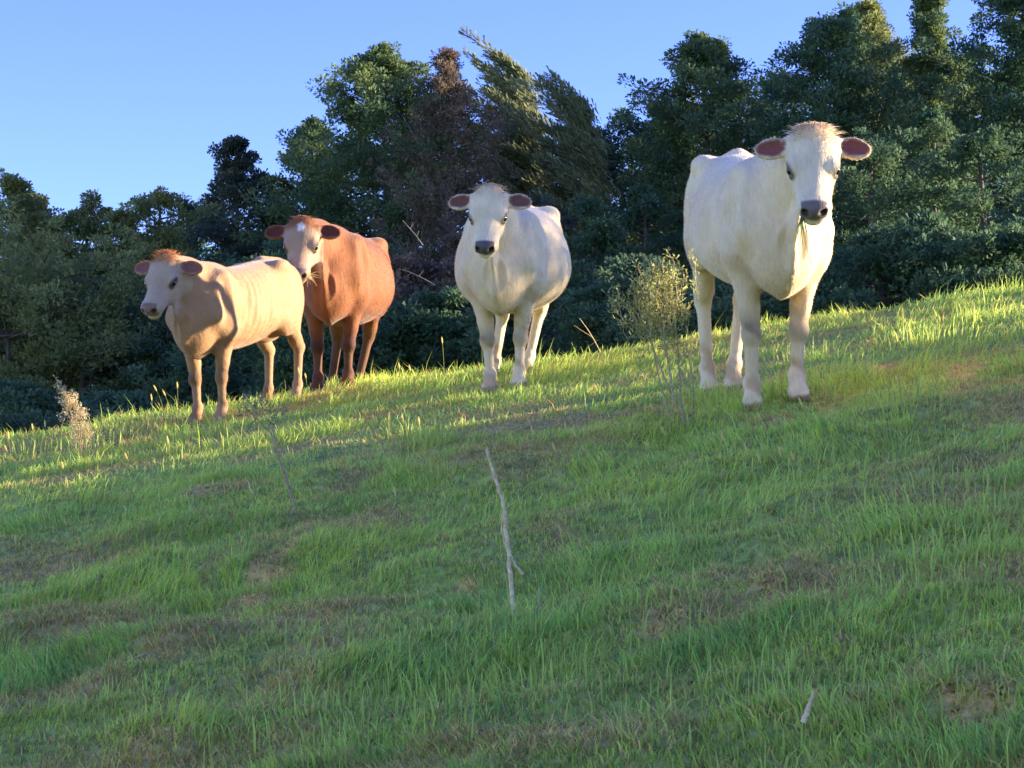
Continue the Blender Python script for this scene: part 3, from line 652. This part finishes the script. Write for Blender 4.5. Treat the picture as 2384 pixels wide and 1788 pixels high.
        for t in (-1, 1): Vv.cap(J(-.88, .156 + t * .026, .050, .97), J(-.85, .156 + t * .030, .022, 1), .036, .030, .012)
    for s in (-1, 1):
        Vv.ell((-.42, s * .40 * fat, 1.17), (.13, .075, .10), None, .07, True)           # hollow in front of the hip
        Vv.cap((.14, s * .44 * fat, .80), (.20, s * .355, 1.18), .028, .024, .09, sub=True)   # behind the shoulder
        Vv.cap((.52, s * .325, .86), (.42, s * .28, 1.22), .03, .03, .08, sub=True)      # in front of the shoulder blade
        Vv.cap((.36, s * .20, .90), (.30, s * .175, 1.24), .055, .05, .09)                    # blade spine
        Vv.ell((.50, s * .185, .90), (.07, .06, .075), None, .05)                              # point of the shoulder
        Vv.cap((-.70, s * .385, .72), (-.52, s * .42 * fat, .95), .03, .03, .05, sub=True)
    # udder / sheath hint
    Vv.ell((-.62, 0, .66), (.17, .12, .08), None, .08)
    # ---------------- head
    def E(c, r, k=.03, sub=False, Rm=None): Vv.ell(hl(*c), np.array(r) * hk, Hm if Rm is None else Rm, k, sub)
    def Cp(a_, b_, r1, r2, k=.03): Vv.cap(hl(*a_), hl(*b_), r1 * hk, r2 * hk, k)
    E((.075, 0, -.075), (.130, .140, .115), .04); E((.13, 0, -.050), (.15, .132, .072), .04)
    E((.0, 0, -.02), (.06, .085, .055), .04)
    Cp((.17, 0, -.095), (.40, 0, -.068), .112, .078, .05)
    for s in (-1, 1):
        E((.195, s * .100, -.026), (.058, .036, .034), .03)                 # brow
        E((.195, s * .060, -.140), (.125, .042, .085), .04)                 # cheek
        E((.04, s * .105, -.055), (.05, .045, .045), .03)                   # ear base
        Cp((.29, s * .045, -.075), (.42, s * .048, -.05), .045, .035, .03)
    Cp((.15, 0, -.185), (.41, 0, -.118), .050, .040, .04)
    E((.450, 0, -.052), (.062, .088, .062), .035)                            # muzzle
    E((.470, 0, -.022), (.042, .070, .036), .02)
    E((.462, 0, -.112), (.046, .056, .034), .02)                            # chin
    for s in (-1, 1):
        E((.500, s * .048, -.022), (.026, .022, .015), .012, True)
        E((.213, s * .128, -.034), (.032, .026, .022), .012, True)
    E((.50, 0, -.088), (.05, .075, .007), .01, True)
    eyeR = .029 * hk
    eyes = [hl(.213, s * .110, -.036) for s in (-1, 1)]
    for s, ec in zip((-1, 1), eyes):
        E((.196, s * .118, -.016), (.036, .022, .009), .012)                # upper lid
        E((.236, s * .112, -.052), (.030, .018, .008), .012)
    earframes = []
    for s, (drop, fwd) in zip((-1, 1), ears):
        d = unit(f * (.05 + drop) + l_ * s * 1.0 + u_ * (-.12 + fwd * .0)); nrm = unit(u_ * 1.0 + f * .25 + l_ * s * fwd); nrm = unit(nrm - d * (nrm @ d)); wd = np.cross(nrm, d)
        base = hl(.045, s * .115, -.050); Rm = np.stack([d, wd, nrm], -1)
        Vv.cap(base, base + d * .05 * hk, .036 * hk, .040 * hk, .03)
        Vv.ell(base + d * .085 * hk, np.array([.072, .062, .026]) * hk, Rm, .02)
        Vv.ell(base + d * .125 * hk - wd * s * .004, np.array([.066, .050, .022]) * hk, Rm, .03)
        Vv.ell(base + d * .088 * hk + nrm * .032 * hk, np.array([.066, .052, .036]) * hk, Rm, .012, True)
        Vv.ell(base + d * .126 * hk + nrm * .028 * hk, np.array([.054, .040, .030]) * hk, Rm, .012, True)
        earframes.append((base, Rm))
    V, F = Vv.mesh()
    # ---------------- colours
    coat = np.array(coat); face = coat if face is None else np.array(face); leg = coat if leg is None else np.array(leg)
    C = np.tile(coat, (len(V), 1)); A = np.ones(len(V))
    hp = ((V - poll) @ Hm) / hk
    inhead = smooth(.02, .12, hp[:, 0]) * (np.abs(hp[:, 1]) < .16) * smooth(-.26, -.2, hp[:, 2]) * (V[:, 0] > .6)
    C = C * (1 - inhead[:, None]) + face * inhead[:, None]
    lg = (smooth(.62, .35, V[:, 2]) * (V[:, 2] < .62))[:, None]; C = C * (1 - lg) + leg * lg
    n3 = (fbm(V[:, 0] * 4 + 9, V[:, 2] * 5 + V[:, 1] * 3, 3) - .5)[:, None]; C = C * (1 + n3 * .2)
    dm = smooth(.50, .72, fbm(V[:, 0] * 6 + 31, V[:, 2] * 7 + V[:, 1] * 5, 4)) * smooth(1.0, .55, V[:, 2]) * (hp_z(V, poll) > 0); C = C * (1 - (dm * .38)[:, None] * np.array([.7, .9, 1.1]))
    tone = smooth(.45, .7, fbm(V[:, 0] * 2 + 3, V[:, 2] * 2.5 + V[:, 1] * 2 + 8, 3))[:, None]; C = C * (1 - tone * np.array([.02, .06, .12]))
    kn = np.exp(-(((V[:, 2] - .40) / .06) ** 2)) * (V[:, 0] > .3) * (V[:, 2] < .6); C = C * (1 - .42 * kn[:, None])
    wp = O + (V * scale) @ Rw.T; hoof = smooth(.055, .03, wp[:, 2] - Hbase(wp[:, 0], wp[:, 1]))[:, None]; C = C * (1 - hoof) + np.array([.36, .26, .13]) * hoof
    mz = (smooth(.425, .445, hp[:, 0] - .25 * np.abs(hp[:, 2] + .03) ) * (np.abs(hp[:, 1]) < .068) * (hp[:, 2] > -.088) * (V[:, 0] > .6))
    chin = (hp[:, 0] > .44) & (hp[:, 2] > -.13) & (hp[:, 2] <= -.088) & (np.abs(hp[:, 1]) < .03) & (V[:, 0] > .6)
    C = C * (1 - mz[:, None]) + np.array(muzzle) * mz[:, None]; A = A * (1 - .75 * mz)
    nos = np.zeros(len(V))
    for s in (-1, 1):
        nos = np.maximum(nos, smooth(.028, .016, np.linalg.norm((hp - np.array([.492, s * .047, -.028])) * np.array([.8, 1, 1.2]), axis=1)))
    nos *= (V[:, 0] > .6)
    C = C * (1 - nos[:, None] * .88)
    for s, (bs, Rm) in zip((-1, 1), earframes):
        q = ((V - bs) @ Rm) / hk
        e1 = np.minimum(np.hypot((q[:, 0] - .086) / .064, q[:, 1] / .052), np.hypot((q[:, 0] - .126) / .057, q[:, 1] / .041))
        m = smooth(1.24, .74, e1 + (fbm(q[:, 0] * 90, q[:, 1] * 90, 2) - .5) * .25) * (q[:, 2] > -.015) * (q[:, 2] < .04) * 1
        C = C * (1 - m[:, None]) + np.array(earc) * m[:, None]
    for s in (-1, 1):
        e = smooth(.054, .034, np.linalg.norm((hp - np.array([.218, s * .124, -.036])) * np.array([.75, 1, 1.25]), axis=1)) * (V[:, 0] > .6)
        C = C * (1 - .8 * e[:, None])
    if star:
        e = .85 * smooth(.052, .020, np.hypot(hp[:, 0] - .075, hp[:, 1] * 1.15) + (fbm(V[:, 1] * 45, V[:, 2] * 45, 3) - .5) * .045) * (hp[:, 2] > -.05)
        C = C * (1 - e[:, None]) + np.array([.85, .82, .74]) * e[:, None]
    root = empty("cow", tuple(O), label, "cow", None)
    root.matrix_world = Matrix.Translation(Vector(O)) @ Matrix([list(r) for r in Rw]).to_4x4() @ Matrix.Scale(scale, 4)
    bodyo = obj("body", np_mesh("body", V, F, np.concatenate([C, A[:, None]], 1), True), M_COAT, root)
    for ec in eyes:
        me = sphere(eyeR); obj("eye", me, M_EYE, root, tuple(ec))
    # ---------------- coat fuzz
    tri = F; fa = np.linalg.norm(np.cross(V[tri[:, 1]] - V[tri[:, 0]], V[tri[:, 2]] - V[tri[:, 0]]), axis=1)
    nrm = np.cross(V[tri[:, 1]] - V[tri[:, 0]], V[tri[:, 3]] - V[tri[:, 0]]); nrm /= np.linalg.norm(nrm, axis=1)[:, None] + 1e-12
    N = 70000; fi = rng.choice(len(F), N, p=fa / fa.sum()); ww = rng.dirichlet((1, 1, 1, 1), N)
    P = (V[F[fi]] * ww[:, :, None]).sum(1); nn = nrm[fi]; cc = C[F[fi, 0]]
    ok = (A[F[fi, 0]] > .8) & (nos[F[fi, 0]] < .1) & (np.linalg.norm(P - eyes[0], axis=1) > .035) & (np.linalg.norm(P - eyes[1], axis=1) > .035); P, nn, cc = P[ok], nn[ok], cc[ok]
    N = len(P); flow = np.array([-.45, 0, -.9]); ln = rng.uniform(.005, .012, N)[:, None]
    d = nn * .75 + flow * .7 + rng.normal(0, .25, (N, 3)); d /= np.linalg.norm(d, axis=1)[:, None]
    s_ = np.cross(d, rng.normal(0, 1, (N, 3))); s_ /= np.linalg.norm(s_, axis=1)[:, None]; s_ *= .0011
    HV = np.stack([P - nn * .002 - s_, P - nn * .002 + s_, P + d * ln], 1).reshape(-1, 3)
    obj("coat_hair", np_mesh("coat_hair", HV, np.arange(3 * N).reshape(N, 3), np.repeat(np.minimum(cc * 1.15, .9), 3, axis=0)), M_HAIR, root)
    # ---------------- poll hair tuft and ear fringe
    HP, HF, HC = [], [], []; o = 0
    def strand(p0, d0, d1, L, wd, c):
        nonlocal o
        n = 4; t = np.linspace(0, 1, n + 1)[:, None]; pts = p0 + L * (d0 * t + (d1 - d0) * t * t * .6)
        sd = unit(np.cross(d0, rng.normal(0, 1, 3))) * wd
        for i in range(n):
            k = 1 - i / n; HP.append(pts[i] - sd * k); HP.append(pts[i] + sd * k)
        HP.append(pts[n]); b = o; o += 2 * n + 1
        for i in range(n - 1): HF.append((b + 2 * i, b + 2 * i + 1, b + 2 * i + 3)); HF.append((b + 2 * i, b + 2 * i + 3, b + 2 * i + 2))
        HF.append((b + 2 * n - 2, b + 2 * n - 1, b + 2 * n)); HC.extend([c] * (2 * n + 1))
    hair = np.array(hair)
    for i in range(hairn):
        a1 = rng.normal(0, .045); b1 = rng.uniform(-.045, .07)
        p0 = hl(b1, a1, .026 - 4 * a1 * a1 - .12 * abs(b1)); d0 = unit(u_ * .6 - f * tuftup * .7 + l_ * (a1 * 8 + rng.normal(0, .22)) + rng.normal(0, .13, 3)); d1 = unit(f * .7 + u_ * .3 + l_ * (a1 * 10 + rng.normal(0, .5)))
        strand(p0, d0, d1, hairlen * rng.uniform(.5, 1.25), .0022, hair * rng.uniform(.65, 1.25))
    obj("hair_tuft", np_mesh("hair_tuft", np.array(HP), np.array(HF), np.array(HC)), M_HAIR, root)
    for s, (bs, Rm) in zip((-1, 1), earframes):
        HP, HF, HC = [], [], []; o = 0
        for i in range(170):
            t = rng.uniform(0, 1); th = rng.uniform(-2.6, 2.6); e = bs + Rm @ (np.array([.105 + .080 * math.cos(th), .054 * math.sin(th), .008]) * hk)
            sg = 1 if i % 5 < 2 else -1; d0 = unit(Rm @ np.array([math.cos(th) * .5 * sg + .2, math.sin(th) * 1.0 * sg, .5 if sg < 0 else .3]) + rng.normal(0, .25, 3)); strand(e, d0, unit(d0 + np.array([0, 0, -.6])), rng.uniform(.008, .022), .0011, hair * .9)
        obj("ear_fringe", np_mesh("ear_fringe", np.array(HP), np.array(HF), np.array(HC)), M_HAIR, root)
    return root, (lambda q: O + Rw @ (np.asarray(q) * scale)), hl

def sphere(r, n=14, m=10):
    th = np.linspace(0, 2 * np.pi, n, endpoint=False); ph = np.linspace(0, np.pi, m)
    V = np.array([(r * math.sin(p) * math.cos(t), r * math.sin(p) * math.sin(t), r * math.cos(p)) for p in ph for t in th])
    F = np.array([(i * n + j, (i + 1) * n + j, (i + 1) * n + (j + 1) % n, i * n + (j + 1) % n) for i in range(m - 1) for j in range(n)])
    return np_mesh("eye", V, F, None, True)

def herd():
    W = {}
    # front white cow
    c = at(774, 405, 11.95)
    W['r'] = cow("largest white cow standing at the right with grass hanging from its mouth", c[0], 11.95, 6.5, .985, coat=(.86, .67, .40), fat=.98, poll=(.86, 0.06, 1.475),
                 hf=(-.06, -.42, -.9), muzzle=(.21, .155, .13), earc=(.27, .085, .06), hair=(.84, .70, .46), hairlen=.062, hairn=2000, pitchadd=3.5, headk=1.03, feet={'hr': (0, .05), 'hl': (.05, -.13)})
    c = at(505, 385, 16.0)
    W['m'] = cow("round-bellied white cow in the middle facing the camera", c[0], 16.0, -9, 1.0, coat=(.84, .66, .40), fat=1.12, poll=(.84, 0.0, 1.475),
                 hf=(-.07, -.40, -.9), muzzle=(.12, .095, .09), earc=(.19, .075, .055), hair=(.56, .42, .26), hairlen=.055, hairn=1100, feet={'fr': (0, .02), 'fl': (0, -.02), 'hr': (0, -.15), 'hl': (0, -.19)})
    c = at(333, 393, 19.0)
    W['b'] = cow("reddish-brown cow with a white spot on its forehead, second from the left", c[0], 19.0, -6, 1.05, coat=(.27, .098, .030), face=(.38, .25, .15), leg=(.14, .06, .025), fat=1.1, poll=(.84, -.16, 1.40),
                 hf=(-.03, -.40, -.9), muzzle=(.15, .115, .11), earc=(.12, .03, .02), hair=(.42, .22, .10), hairlen=.06, hairn=700, star=True, headk=1.04, pitchadd=2, feet={'hr': (0, -.12), 'hl': (0, -.20)})
    c = at(211, 413, 17.3)
    W['l'] = cow("small light tan cow at the left looking left, with a tufted orange poll", c[0], 17.3, -24, .91, coat=(.43, .245, .115), face=(.48, .34, .21), leg=(.38, .225, .115), fat=.92, poll=(.78, -.06, 1.47),
                 hf=(-.22, -.40, -.87), muzzle=(.24, .14, .10), earc=(.25, .095, .07), hair=(.62, .30, .09), hairlen=.10, hairn=700, ribs=.0035, tuftup=1.2, headk=1.1)
    return W
HERD = herd()

# ------------------------------------------------------------------ grass held in two mouths
def wisp(label, base, dirs, cols, w=.0035):
    root = None; VV, FF, CC = [], [], []; o = 0
    for (off, d0, d1, L), c in zip(dirs, cols):
        p = np.array(base) + np.array(off); d0, d1 = np.array(d0, float), np.array(d1, float); n = 6; sd = unit(np.cross(d0, (.1, 1, .2))) * w
        for i in range(n + 1):
            t = i / n; q = p + L * (d0 * t + (d1 - d0) * t * t * .5); k = (1 - t * .8); VV += [q - sd * k, q + sd * k + np.array([0, .0015, 0])]; CC += [c, c]
            if i < n: FF.append((o + 2 * i, o + 2 * i + 1, o + 2 * i + 3, o + 2 * i + 2))
        o += 2 * (n + 1)
    me = np_mesh("grass_wisp", np.array(VV), np.array(FF), np.array(CC)); obj_ = obj("grass_wisp", me, M_GRASS); tag(obj_, label, "grass wisp")
_rg = np.random.default_rng(5)
_r, _L, _hl = HERD['r']
_b = _L(_hl(.47, -.055, -.088)); D_ = []; Cc = []
for i in range(13):
    a = _rg.normal(0, .16); D_.append(((_rg.normal(0, .006), 0, _rg.normal(0, .003)), (a - .15, -.45, -.7), (a * .8 + .12, -.05, -1.0), _rg.uniform(.10, .34))); Cc.append(np.array([.36, .42, .16]) * _rg.uniform(.6, 1.2))
wisp("long green grass stems hanging from the mouth of the largest white cow", _b, D_, Cc)
_r, _L, _hl = HERD['b']
_b = _L(_hl(.45, .06, -.088)); D_ = []; Cc = []
for i in range(46):
    a = _rg.normal(0, .75); D_.append(((_rg.normal(0, .012), 0, _rg.normal(0, .008)), (a + .3, -.5, _rg.normal(.0, .6)), (a * .6, -.1, -1.0), _rg.uniform(.05, .15))); Cc.append(np.array([.62, .48, .22]) * _rg.uniform(.6, 1.2))
wisp("tangle of dry straw-coloured grass at the mouth of the reddish-brown cow", _b, D_, Cc, .003)

# ------------------------------------------------------------------ seed stalks
S0 = 1024 / 2212
def plane_pts(px, y):
    return np.array([at(u * S0, v * S0, y) for (u, v) in px])
def stalk(top, base, y=None, headlen=.055, headr=.0046, col=(.74, .64, .24)):
    g = on_ground(base[0] * S0, base[1] * S0) if y is None else None
    yy = g[1] if y is None else y
    P = plane_pts([base, ((base[0] * .6 + top[0] * .4) + 1.5, base[1] * .55 + top[1] * .45), top], yy)
    gz = float(H(P[0][0], yy)); P[0][2] = min(P[0][2], gz) - .01
    bu, bv = base
    reg = ("pale seed stalk in the grass left of the dry shrub" if bu < 130 else "fluffy seed stalk on the crest by the light tan cow" if bv < 916 and 280 < bu < 400 else
           "pale seed stalk in shaded grass below the dry shrub" if bu < 420 else "thin seed stalk on the crest beside the brown cow" if bu < 980 and bv < 887 else
           "thin seed stalk beside the middle white cow" if bv < 810 else "cream seed stalk left of the tall dead stick" if bu < 1050 else
           "cream seed stalk between dead stick and leafy shrub" if bu < 1470 else "cream seed stalk below the largest white cow")
    root = empty("seed_stalk", tuple(P[0]), reg, "grass stalk", reg.replace("stalk", "stalks", 1)); STK.setdefault(reg, []).append((top[0], root))
    P = P - P[0]; t = np.linspace(0, 1, 7)[:, None]; C = (1 - t) ** 2 * P[0] + 2 * t * (1 - t) * P[1] + t * t * P[2]
    v, f = tube(C, .0018 + .0002 * (yy > 12), 4); obj("stem", np_mesh("stem", v, f, np.tile(np.array([.34, .38, .15]), (len(v), 1))), M_GRASS, root)
    d = unit(C[-1] - C[-2]); hl_ = min(headlen, np.linalg.norm(P[2]) * .6); n = 7; pts = np.array([C[-1] + d * (hl_ * (i / (n - 1) - .5)) for i in range(n)])
    rr = headr * (1 + .03 * yy) * np.sin(np.linspace(.25, np.pi - .12, n)) ** .7
    v, f = tube(pts, rr, 6); v = v + _rg.normal(0, headr * .12, v.shape); obj("seed_head", np_mesh("seed_head", v, f, np.tile(np.array(col), (len(v), 1))), M_GRASS, root)
ST = [((335, 838), (362, 893)), ((354, 848), (374, 895)), ((383, 832), (384, 893)), ((327, 858), (330, 897)), ((18, 940), (24, 1002)), ((70, 922), (76, 985)), ((97, 915), (99, 978)), ((122, 930), (122, 975)), ((12, 968), (24, 1005)),
      ((910, 893), (913, 952)), ((870, 905), (880, 962)), ((905, 910), (907, 950)), ((940, 898), (962, 985)), ((1168, 893), (1200, 992)), ((1240, 935), (1264, 992)), ((1221, 920), (1223, 975)), ((1287, 838), (1306, 905)), ((1264, 838), (1276, 898)),
      ((853, 1062), (858, 1095)), ((904, 985), (926, 1010)), ((1062, 890), (1062, 930)), ((1150, 930), (1160, 975)), ((823, 968), (830, 1000)), ((1196, 965), (1206, 1000)), ((1345, 825), (1348, 885)), ((1375, 870), (1390, 895)),
      ((1408, 880), (1418, 905)), ((1432, 930), (1445, 965)), ((1395, 960), (1420, 985)), ((1612, 970), (1625, 1010)), ((1685, 975), (1690, 1012)), ((1712, 985), (1722, 1020)), ((1640, 990), (1650, 1022)), ((1938, 820), (1955, 860)),
      ((1640, 900), (1650, 930)), ((362, 950), (368, 1005)), ((272, 985), (278, 1010)), ((135, 1005), (138, 1030)), ((145, 1045), (147, 1085)), ((33, 1165), (35, 1200)), ((52, 1283), (54, 1310)), ((885, 795), (890, 835)), ((862, 790), (866, 838)),
      ((1040, 740), (1042, 800)), ((955, 735), (960, 800)), ((645, 800), (652, 848)), ((660, 812), (664, 848)), ((690, 868), (700, 885)), ((1560, 940), (1566, 980)), ((1260, 968), (1268, 990)), ((290, 880), (294, 915)), ((1730, 870), (1745, 910))]
STK = {}
for a_, b_ in ST:
    stalk(a_, b_)
ORD = ["leftmost", "second from left", "third from left", "fourth from left", "fifth from left", "sixth from left", "seventh from left", "eighth from left", "ninth from left", "tenth from left",
       "eleventh from left", "twelfth from left", "thirteenth from left", "fourteenth from left", "fifteenth from left"]
for reg, lst in STK.items():
    lst.sort(key=lambda q: q[0])
    for k, (u_, r_) in enumerate(lst):
        if len(lst) > 1: r_['label'] = reg + ", " + ("rightmost" if k == len(lst) - 1 else ORD[k])

# ------------------------------------------------------------------ dead sticks
def stick(name, label, cat, paths, y, rad, mat, group=None, sides=6, slopey=0.0):
    base = plane_pts([paths[0][-1]], y)[0]; base[2] = min(base[2], float(H(base[0], y)))
    root = empty(name, tuple(base), label, cat, group); k = 0
    for i, p in enumerate(paths):
        P = plane_pts(p, y) - base; P[:, 1] += slopey * (P[:, 2] + .0) + .01 * i
        n = len(P); t = np.linspace(0, n - 1, n * 4); Q = np.stack([np.interp(t, range(n), P[:, c]) for c in range(3)], -1)
        Q[1:-1] = (Q[:-2] + Q[1:-1] * 2 + Q[2:]) / 4; Q += _rg.normal(0, rad * .14, Q.shape)
        r = rad * (.55 + .45 * t / (n - 1)) * (1 if i == 0 else .6)
        v, f = tube(Q, r, sides); obj("stem" if i == 0 else "branch", np_mesh("stem", v, f, None, True), mat, root)
    return root
stick("dead_stick", "tall thin pale dead stick standing upright in the centre foreground", "stick", [[(1050, 968), (1062, 1010), (1076, 1050), (1090, 1098), (1092, 1140), (1098, 1185), (1104, 1260), (1110, 1320), (1116, 1372)],
      [(1086, 1104), (1083, 1140), (1090, 1170), (1100, 1200), (1114, 1222), (1130, 1242)]], 6.8, .0085, M_DEAD)
stick("dead_twig", "small grey forked dead twig beside the tall dead stick", "twig", [[(1163, 1260), (1166, 1300), (1148, 1340), (1134, 1378)], [(1166, 1300), (1172, 1345)], [(1168, 1300), (1186, 1335)]], 6.75, .0035, M_DEADG)
stick("dead_stick", "short thick white stick leaning in the grass at the lower right", "stick", [[(1759, 1494), (1748, 1527), (1734, 1562)]], on_ground(1734 * S0, 1560 * S0)[1] - .12, .0072, M_DEAD)
g_ = on_ground(2180 * S0, 945 * S0)
stick("dead_stick", "pale stick lying flat at the right edge of the photo", "stick", [[(2149, 946), (2175, 941), (2200, 941), (2240, 938)]], g_[1] - .55, .011, M_DEAD)
g_ = on_ground(340 * S0, 1128 * S0)
stick("dead_twig", "long thin pale twig lying level on the slope at the left", "twig", [[(282, 1122), (320, 1127), (370, 1126), (402, 1118)]], g_[1] - .12, .005, M_DEADG)
g_ = on_ground(275 * S0, 1440 * S0)
stick("dead_twig", "grey twig lying slanted on the ground in the lower left", "twig", [[(322, 1407), (285, 1425), (255, 1440), (232, 1456)]], g_[1] - .1, .005, M_DEADG)
g_ = on_ground(545 * S0, 1072 * S0)
stick("dead_twig", "small V-shaped pale twig on the slope left of the leaning bare sapling", "twig", [[(534, 1036), (542, 1058), (550, 1074)], [(560, 1046), (556, 1060), (550, 1074)]], g_[1], .0042, M_DEAD)
stick("dead_twig", "forked dry twig standing on the crest right of the middle white cow", "twig", [[(1252, 688), (1265, 705), (1280, 728), (1298, 762)], [(1240, 702), (1258, 715), (1280, 728)]], 17.6, .0038, M_DEAD)
stick("dead_branch", "small pale dead branch in the brownish growth right of the brown cow", "branch", [[(870, 476), (884, 492), (898, 508), (914, 530)], [(892, 480), (889, 490), (886, 494)], [(905, 498), (902, 507), (899, 509)]], 28.6, .005, M_BARKP)
stick("dead_branch", "thin bleached dead branch just right of the brown cow's back", "branch", [[(868, 582), (888, 589), (912, 600), (940, 616)], [(915, 583), (908, 592), (904, 597)], [(878, 596), (884, 592), (888, 590)]], 27.6, .0045, M_BARKP)

# ------------------------------------------------------------------ young shrubs on the slope
def shrub(name, label, base_px, stems, foli, y, leafcol, nl=40, leaf=.022, rad=.006, mat=None, seed=0, crad=.055, up=.5):
    rng = np.random.default_rng(500 + seed)
    base = plane_pts([base_px], y)[0]; base[2] = float(H(base[0], y)) - .01
    root = empty(name, tuple(base), label, "shrub"); parts = []; clumps = []
    for p in stems:
        P = plane_pts([base_px] + p, y) - base; P[0] = 0; P[1:, 1] += rng.normal(0, .05, len(P) - 1)
        n = len(P); t = np.linspace(0, n - 1, n * 3); Q = np.stack([np.interp(t, range(n), P[:, c]) for c in range(3)], -1)
        parts.append(tube(Q, rad * (1 - .7 * t / (n - 1)), 5))
    rads = []
    for (u, v, du, dv, k) in foli:
        c = plane_pts([(u, v)], y)[0] - base; sx = du * S0 / FPX * y; sz = dv * S0 / FPX * y
        for i in range(int(k * .38)):
            q = c + np.array([rng.normal(0, .75) * sx, rng.normal(0, .7) * sx, rng.normal(0, .8) * sz])
            st = q * rng.uniform(.86, .95) + np.array([rng.normal(0, .015), 0, -.01]); mid = (st + q) / 2 + rng.normal(0, .008, 3)
            tipd = unit(q - st + rng.normal(0, .03, 3)) * rng.uniform(.02, .06) + np.array([rng.normal(0, .02), rng.normal(0, .02), .02]); tip = q + tipd
            parts.append(tube([st, mid, q, tip], [.0024, .0018, .0013, .0008], 4))
            for m in range(5):
                clumps.append(q + tipd * (m / 4 * 1.2 - .5)); rads.append(crad * .36)
    C = np.array(clumps); col = np.array(leafcol) * rng.uniform(.65, 1.35, (len(C), 1))
    V, F, cc = leaves(C, np.array(rads), max(4, nl // 6), leaf, .33, col, flat=1.2, upb=up, rng=rng)
    tv, tf = join(parts); obj("stems", np_mesh("stems", tv, tf, None, True), mat or M_DEADG, root); obj("foliage", np_mesh("foliage", V, F, cc), M_GRASS, root)
g_ = on_ground(1480 * S0, 925 * S0)
shrub("leafy_shrub", "young leafy olive-green shrub on bare stems left of the largest white cow", (1484, 950), [[(1455, 870), (1440, 760), (1425, 660), (1420, 600)], [(1470, 850), (1465, 740), (1455, 650)], [(1440, 830), (1405, 740), (1385, 680)], [(1500, 900), (1495, 830), (1480, 740)], [(1445, 900), (1420, 800), (1400, 700)]],
      [(1425, 600, 34, 28, 44), (1400, 640, 40, 34, 50), (1450, 630, 34, 36, 46), (1380, 680, 38, 32, 34), (1450, 690, 34, 36, 34), (1415, 700, 34, 30, 26), (1465, 740, 18, 40, 12), (1400, 740, 20, 30, 10), (1350, 660, 16, 20, 6)], g_[1], (.36, .38, .13), 42, .026, .0075, seed=1, crad=.045)
g_ = on_ground(172 * S0, 985 * S0)
shrub("dry_shrub", "small narrow dry yellowish shrub at the far left, its top leaning left", (178, 1003), [[(175, 980), (172, 950), (168, 900), (140, 835)], [(180, 980), (180, 940), (172, 890)], [(170, 980), (165, 940), (160, 890)]],
      [(140, 848, 9, 18, 24), (150, 870, 13, 20, 44), (162, 900, 16, 22, 60), (170, 925, 17, 20, 44), (174, 950, 13, 24, 24), (195, 930, 16, 12, 10)], g_[1], (.78, .66, .34), 30, .020, .007, seed=2, crad=.034)
g_ = on_ground(640 * S0, 1108 * S0)
shrub("bare_sapling", "thin almost bare grey sapling leaning left below the light tan cow", (640, 1108), [[(622, 1040), (598, 970), (575, 900), (555, 868)], [(600, 980), (590, 930), (600, 880), (610, 850)], [(605, 985), (580, 930), (550, 900), (520, 870)]],
      [(560, 880, 34, 24, 14), (590, 870, 30, 24, 10), (530, 870, 24, 16, 8), (580, 920, 24, 24, 6)], g_[1], (.20, .24, .12), 14, .020, .005, seed=3, crad=.04)
g_ = on_ground(205 * S0, 1000 * S0)
shrub("leafy_seedling", "low sprawling green seedling just right of the dry shrub", (200, 985), [[(215, 945), (235, 935)], [(190, 950), (185, 935)]], [(215, 945, 24, 14, 12), (235, 950, 18, 10, 8)], g_[1] + .5, (.26, .30, .12), 20, .024, .004, seed=4, crad=.04)
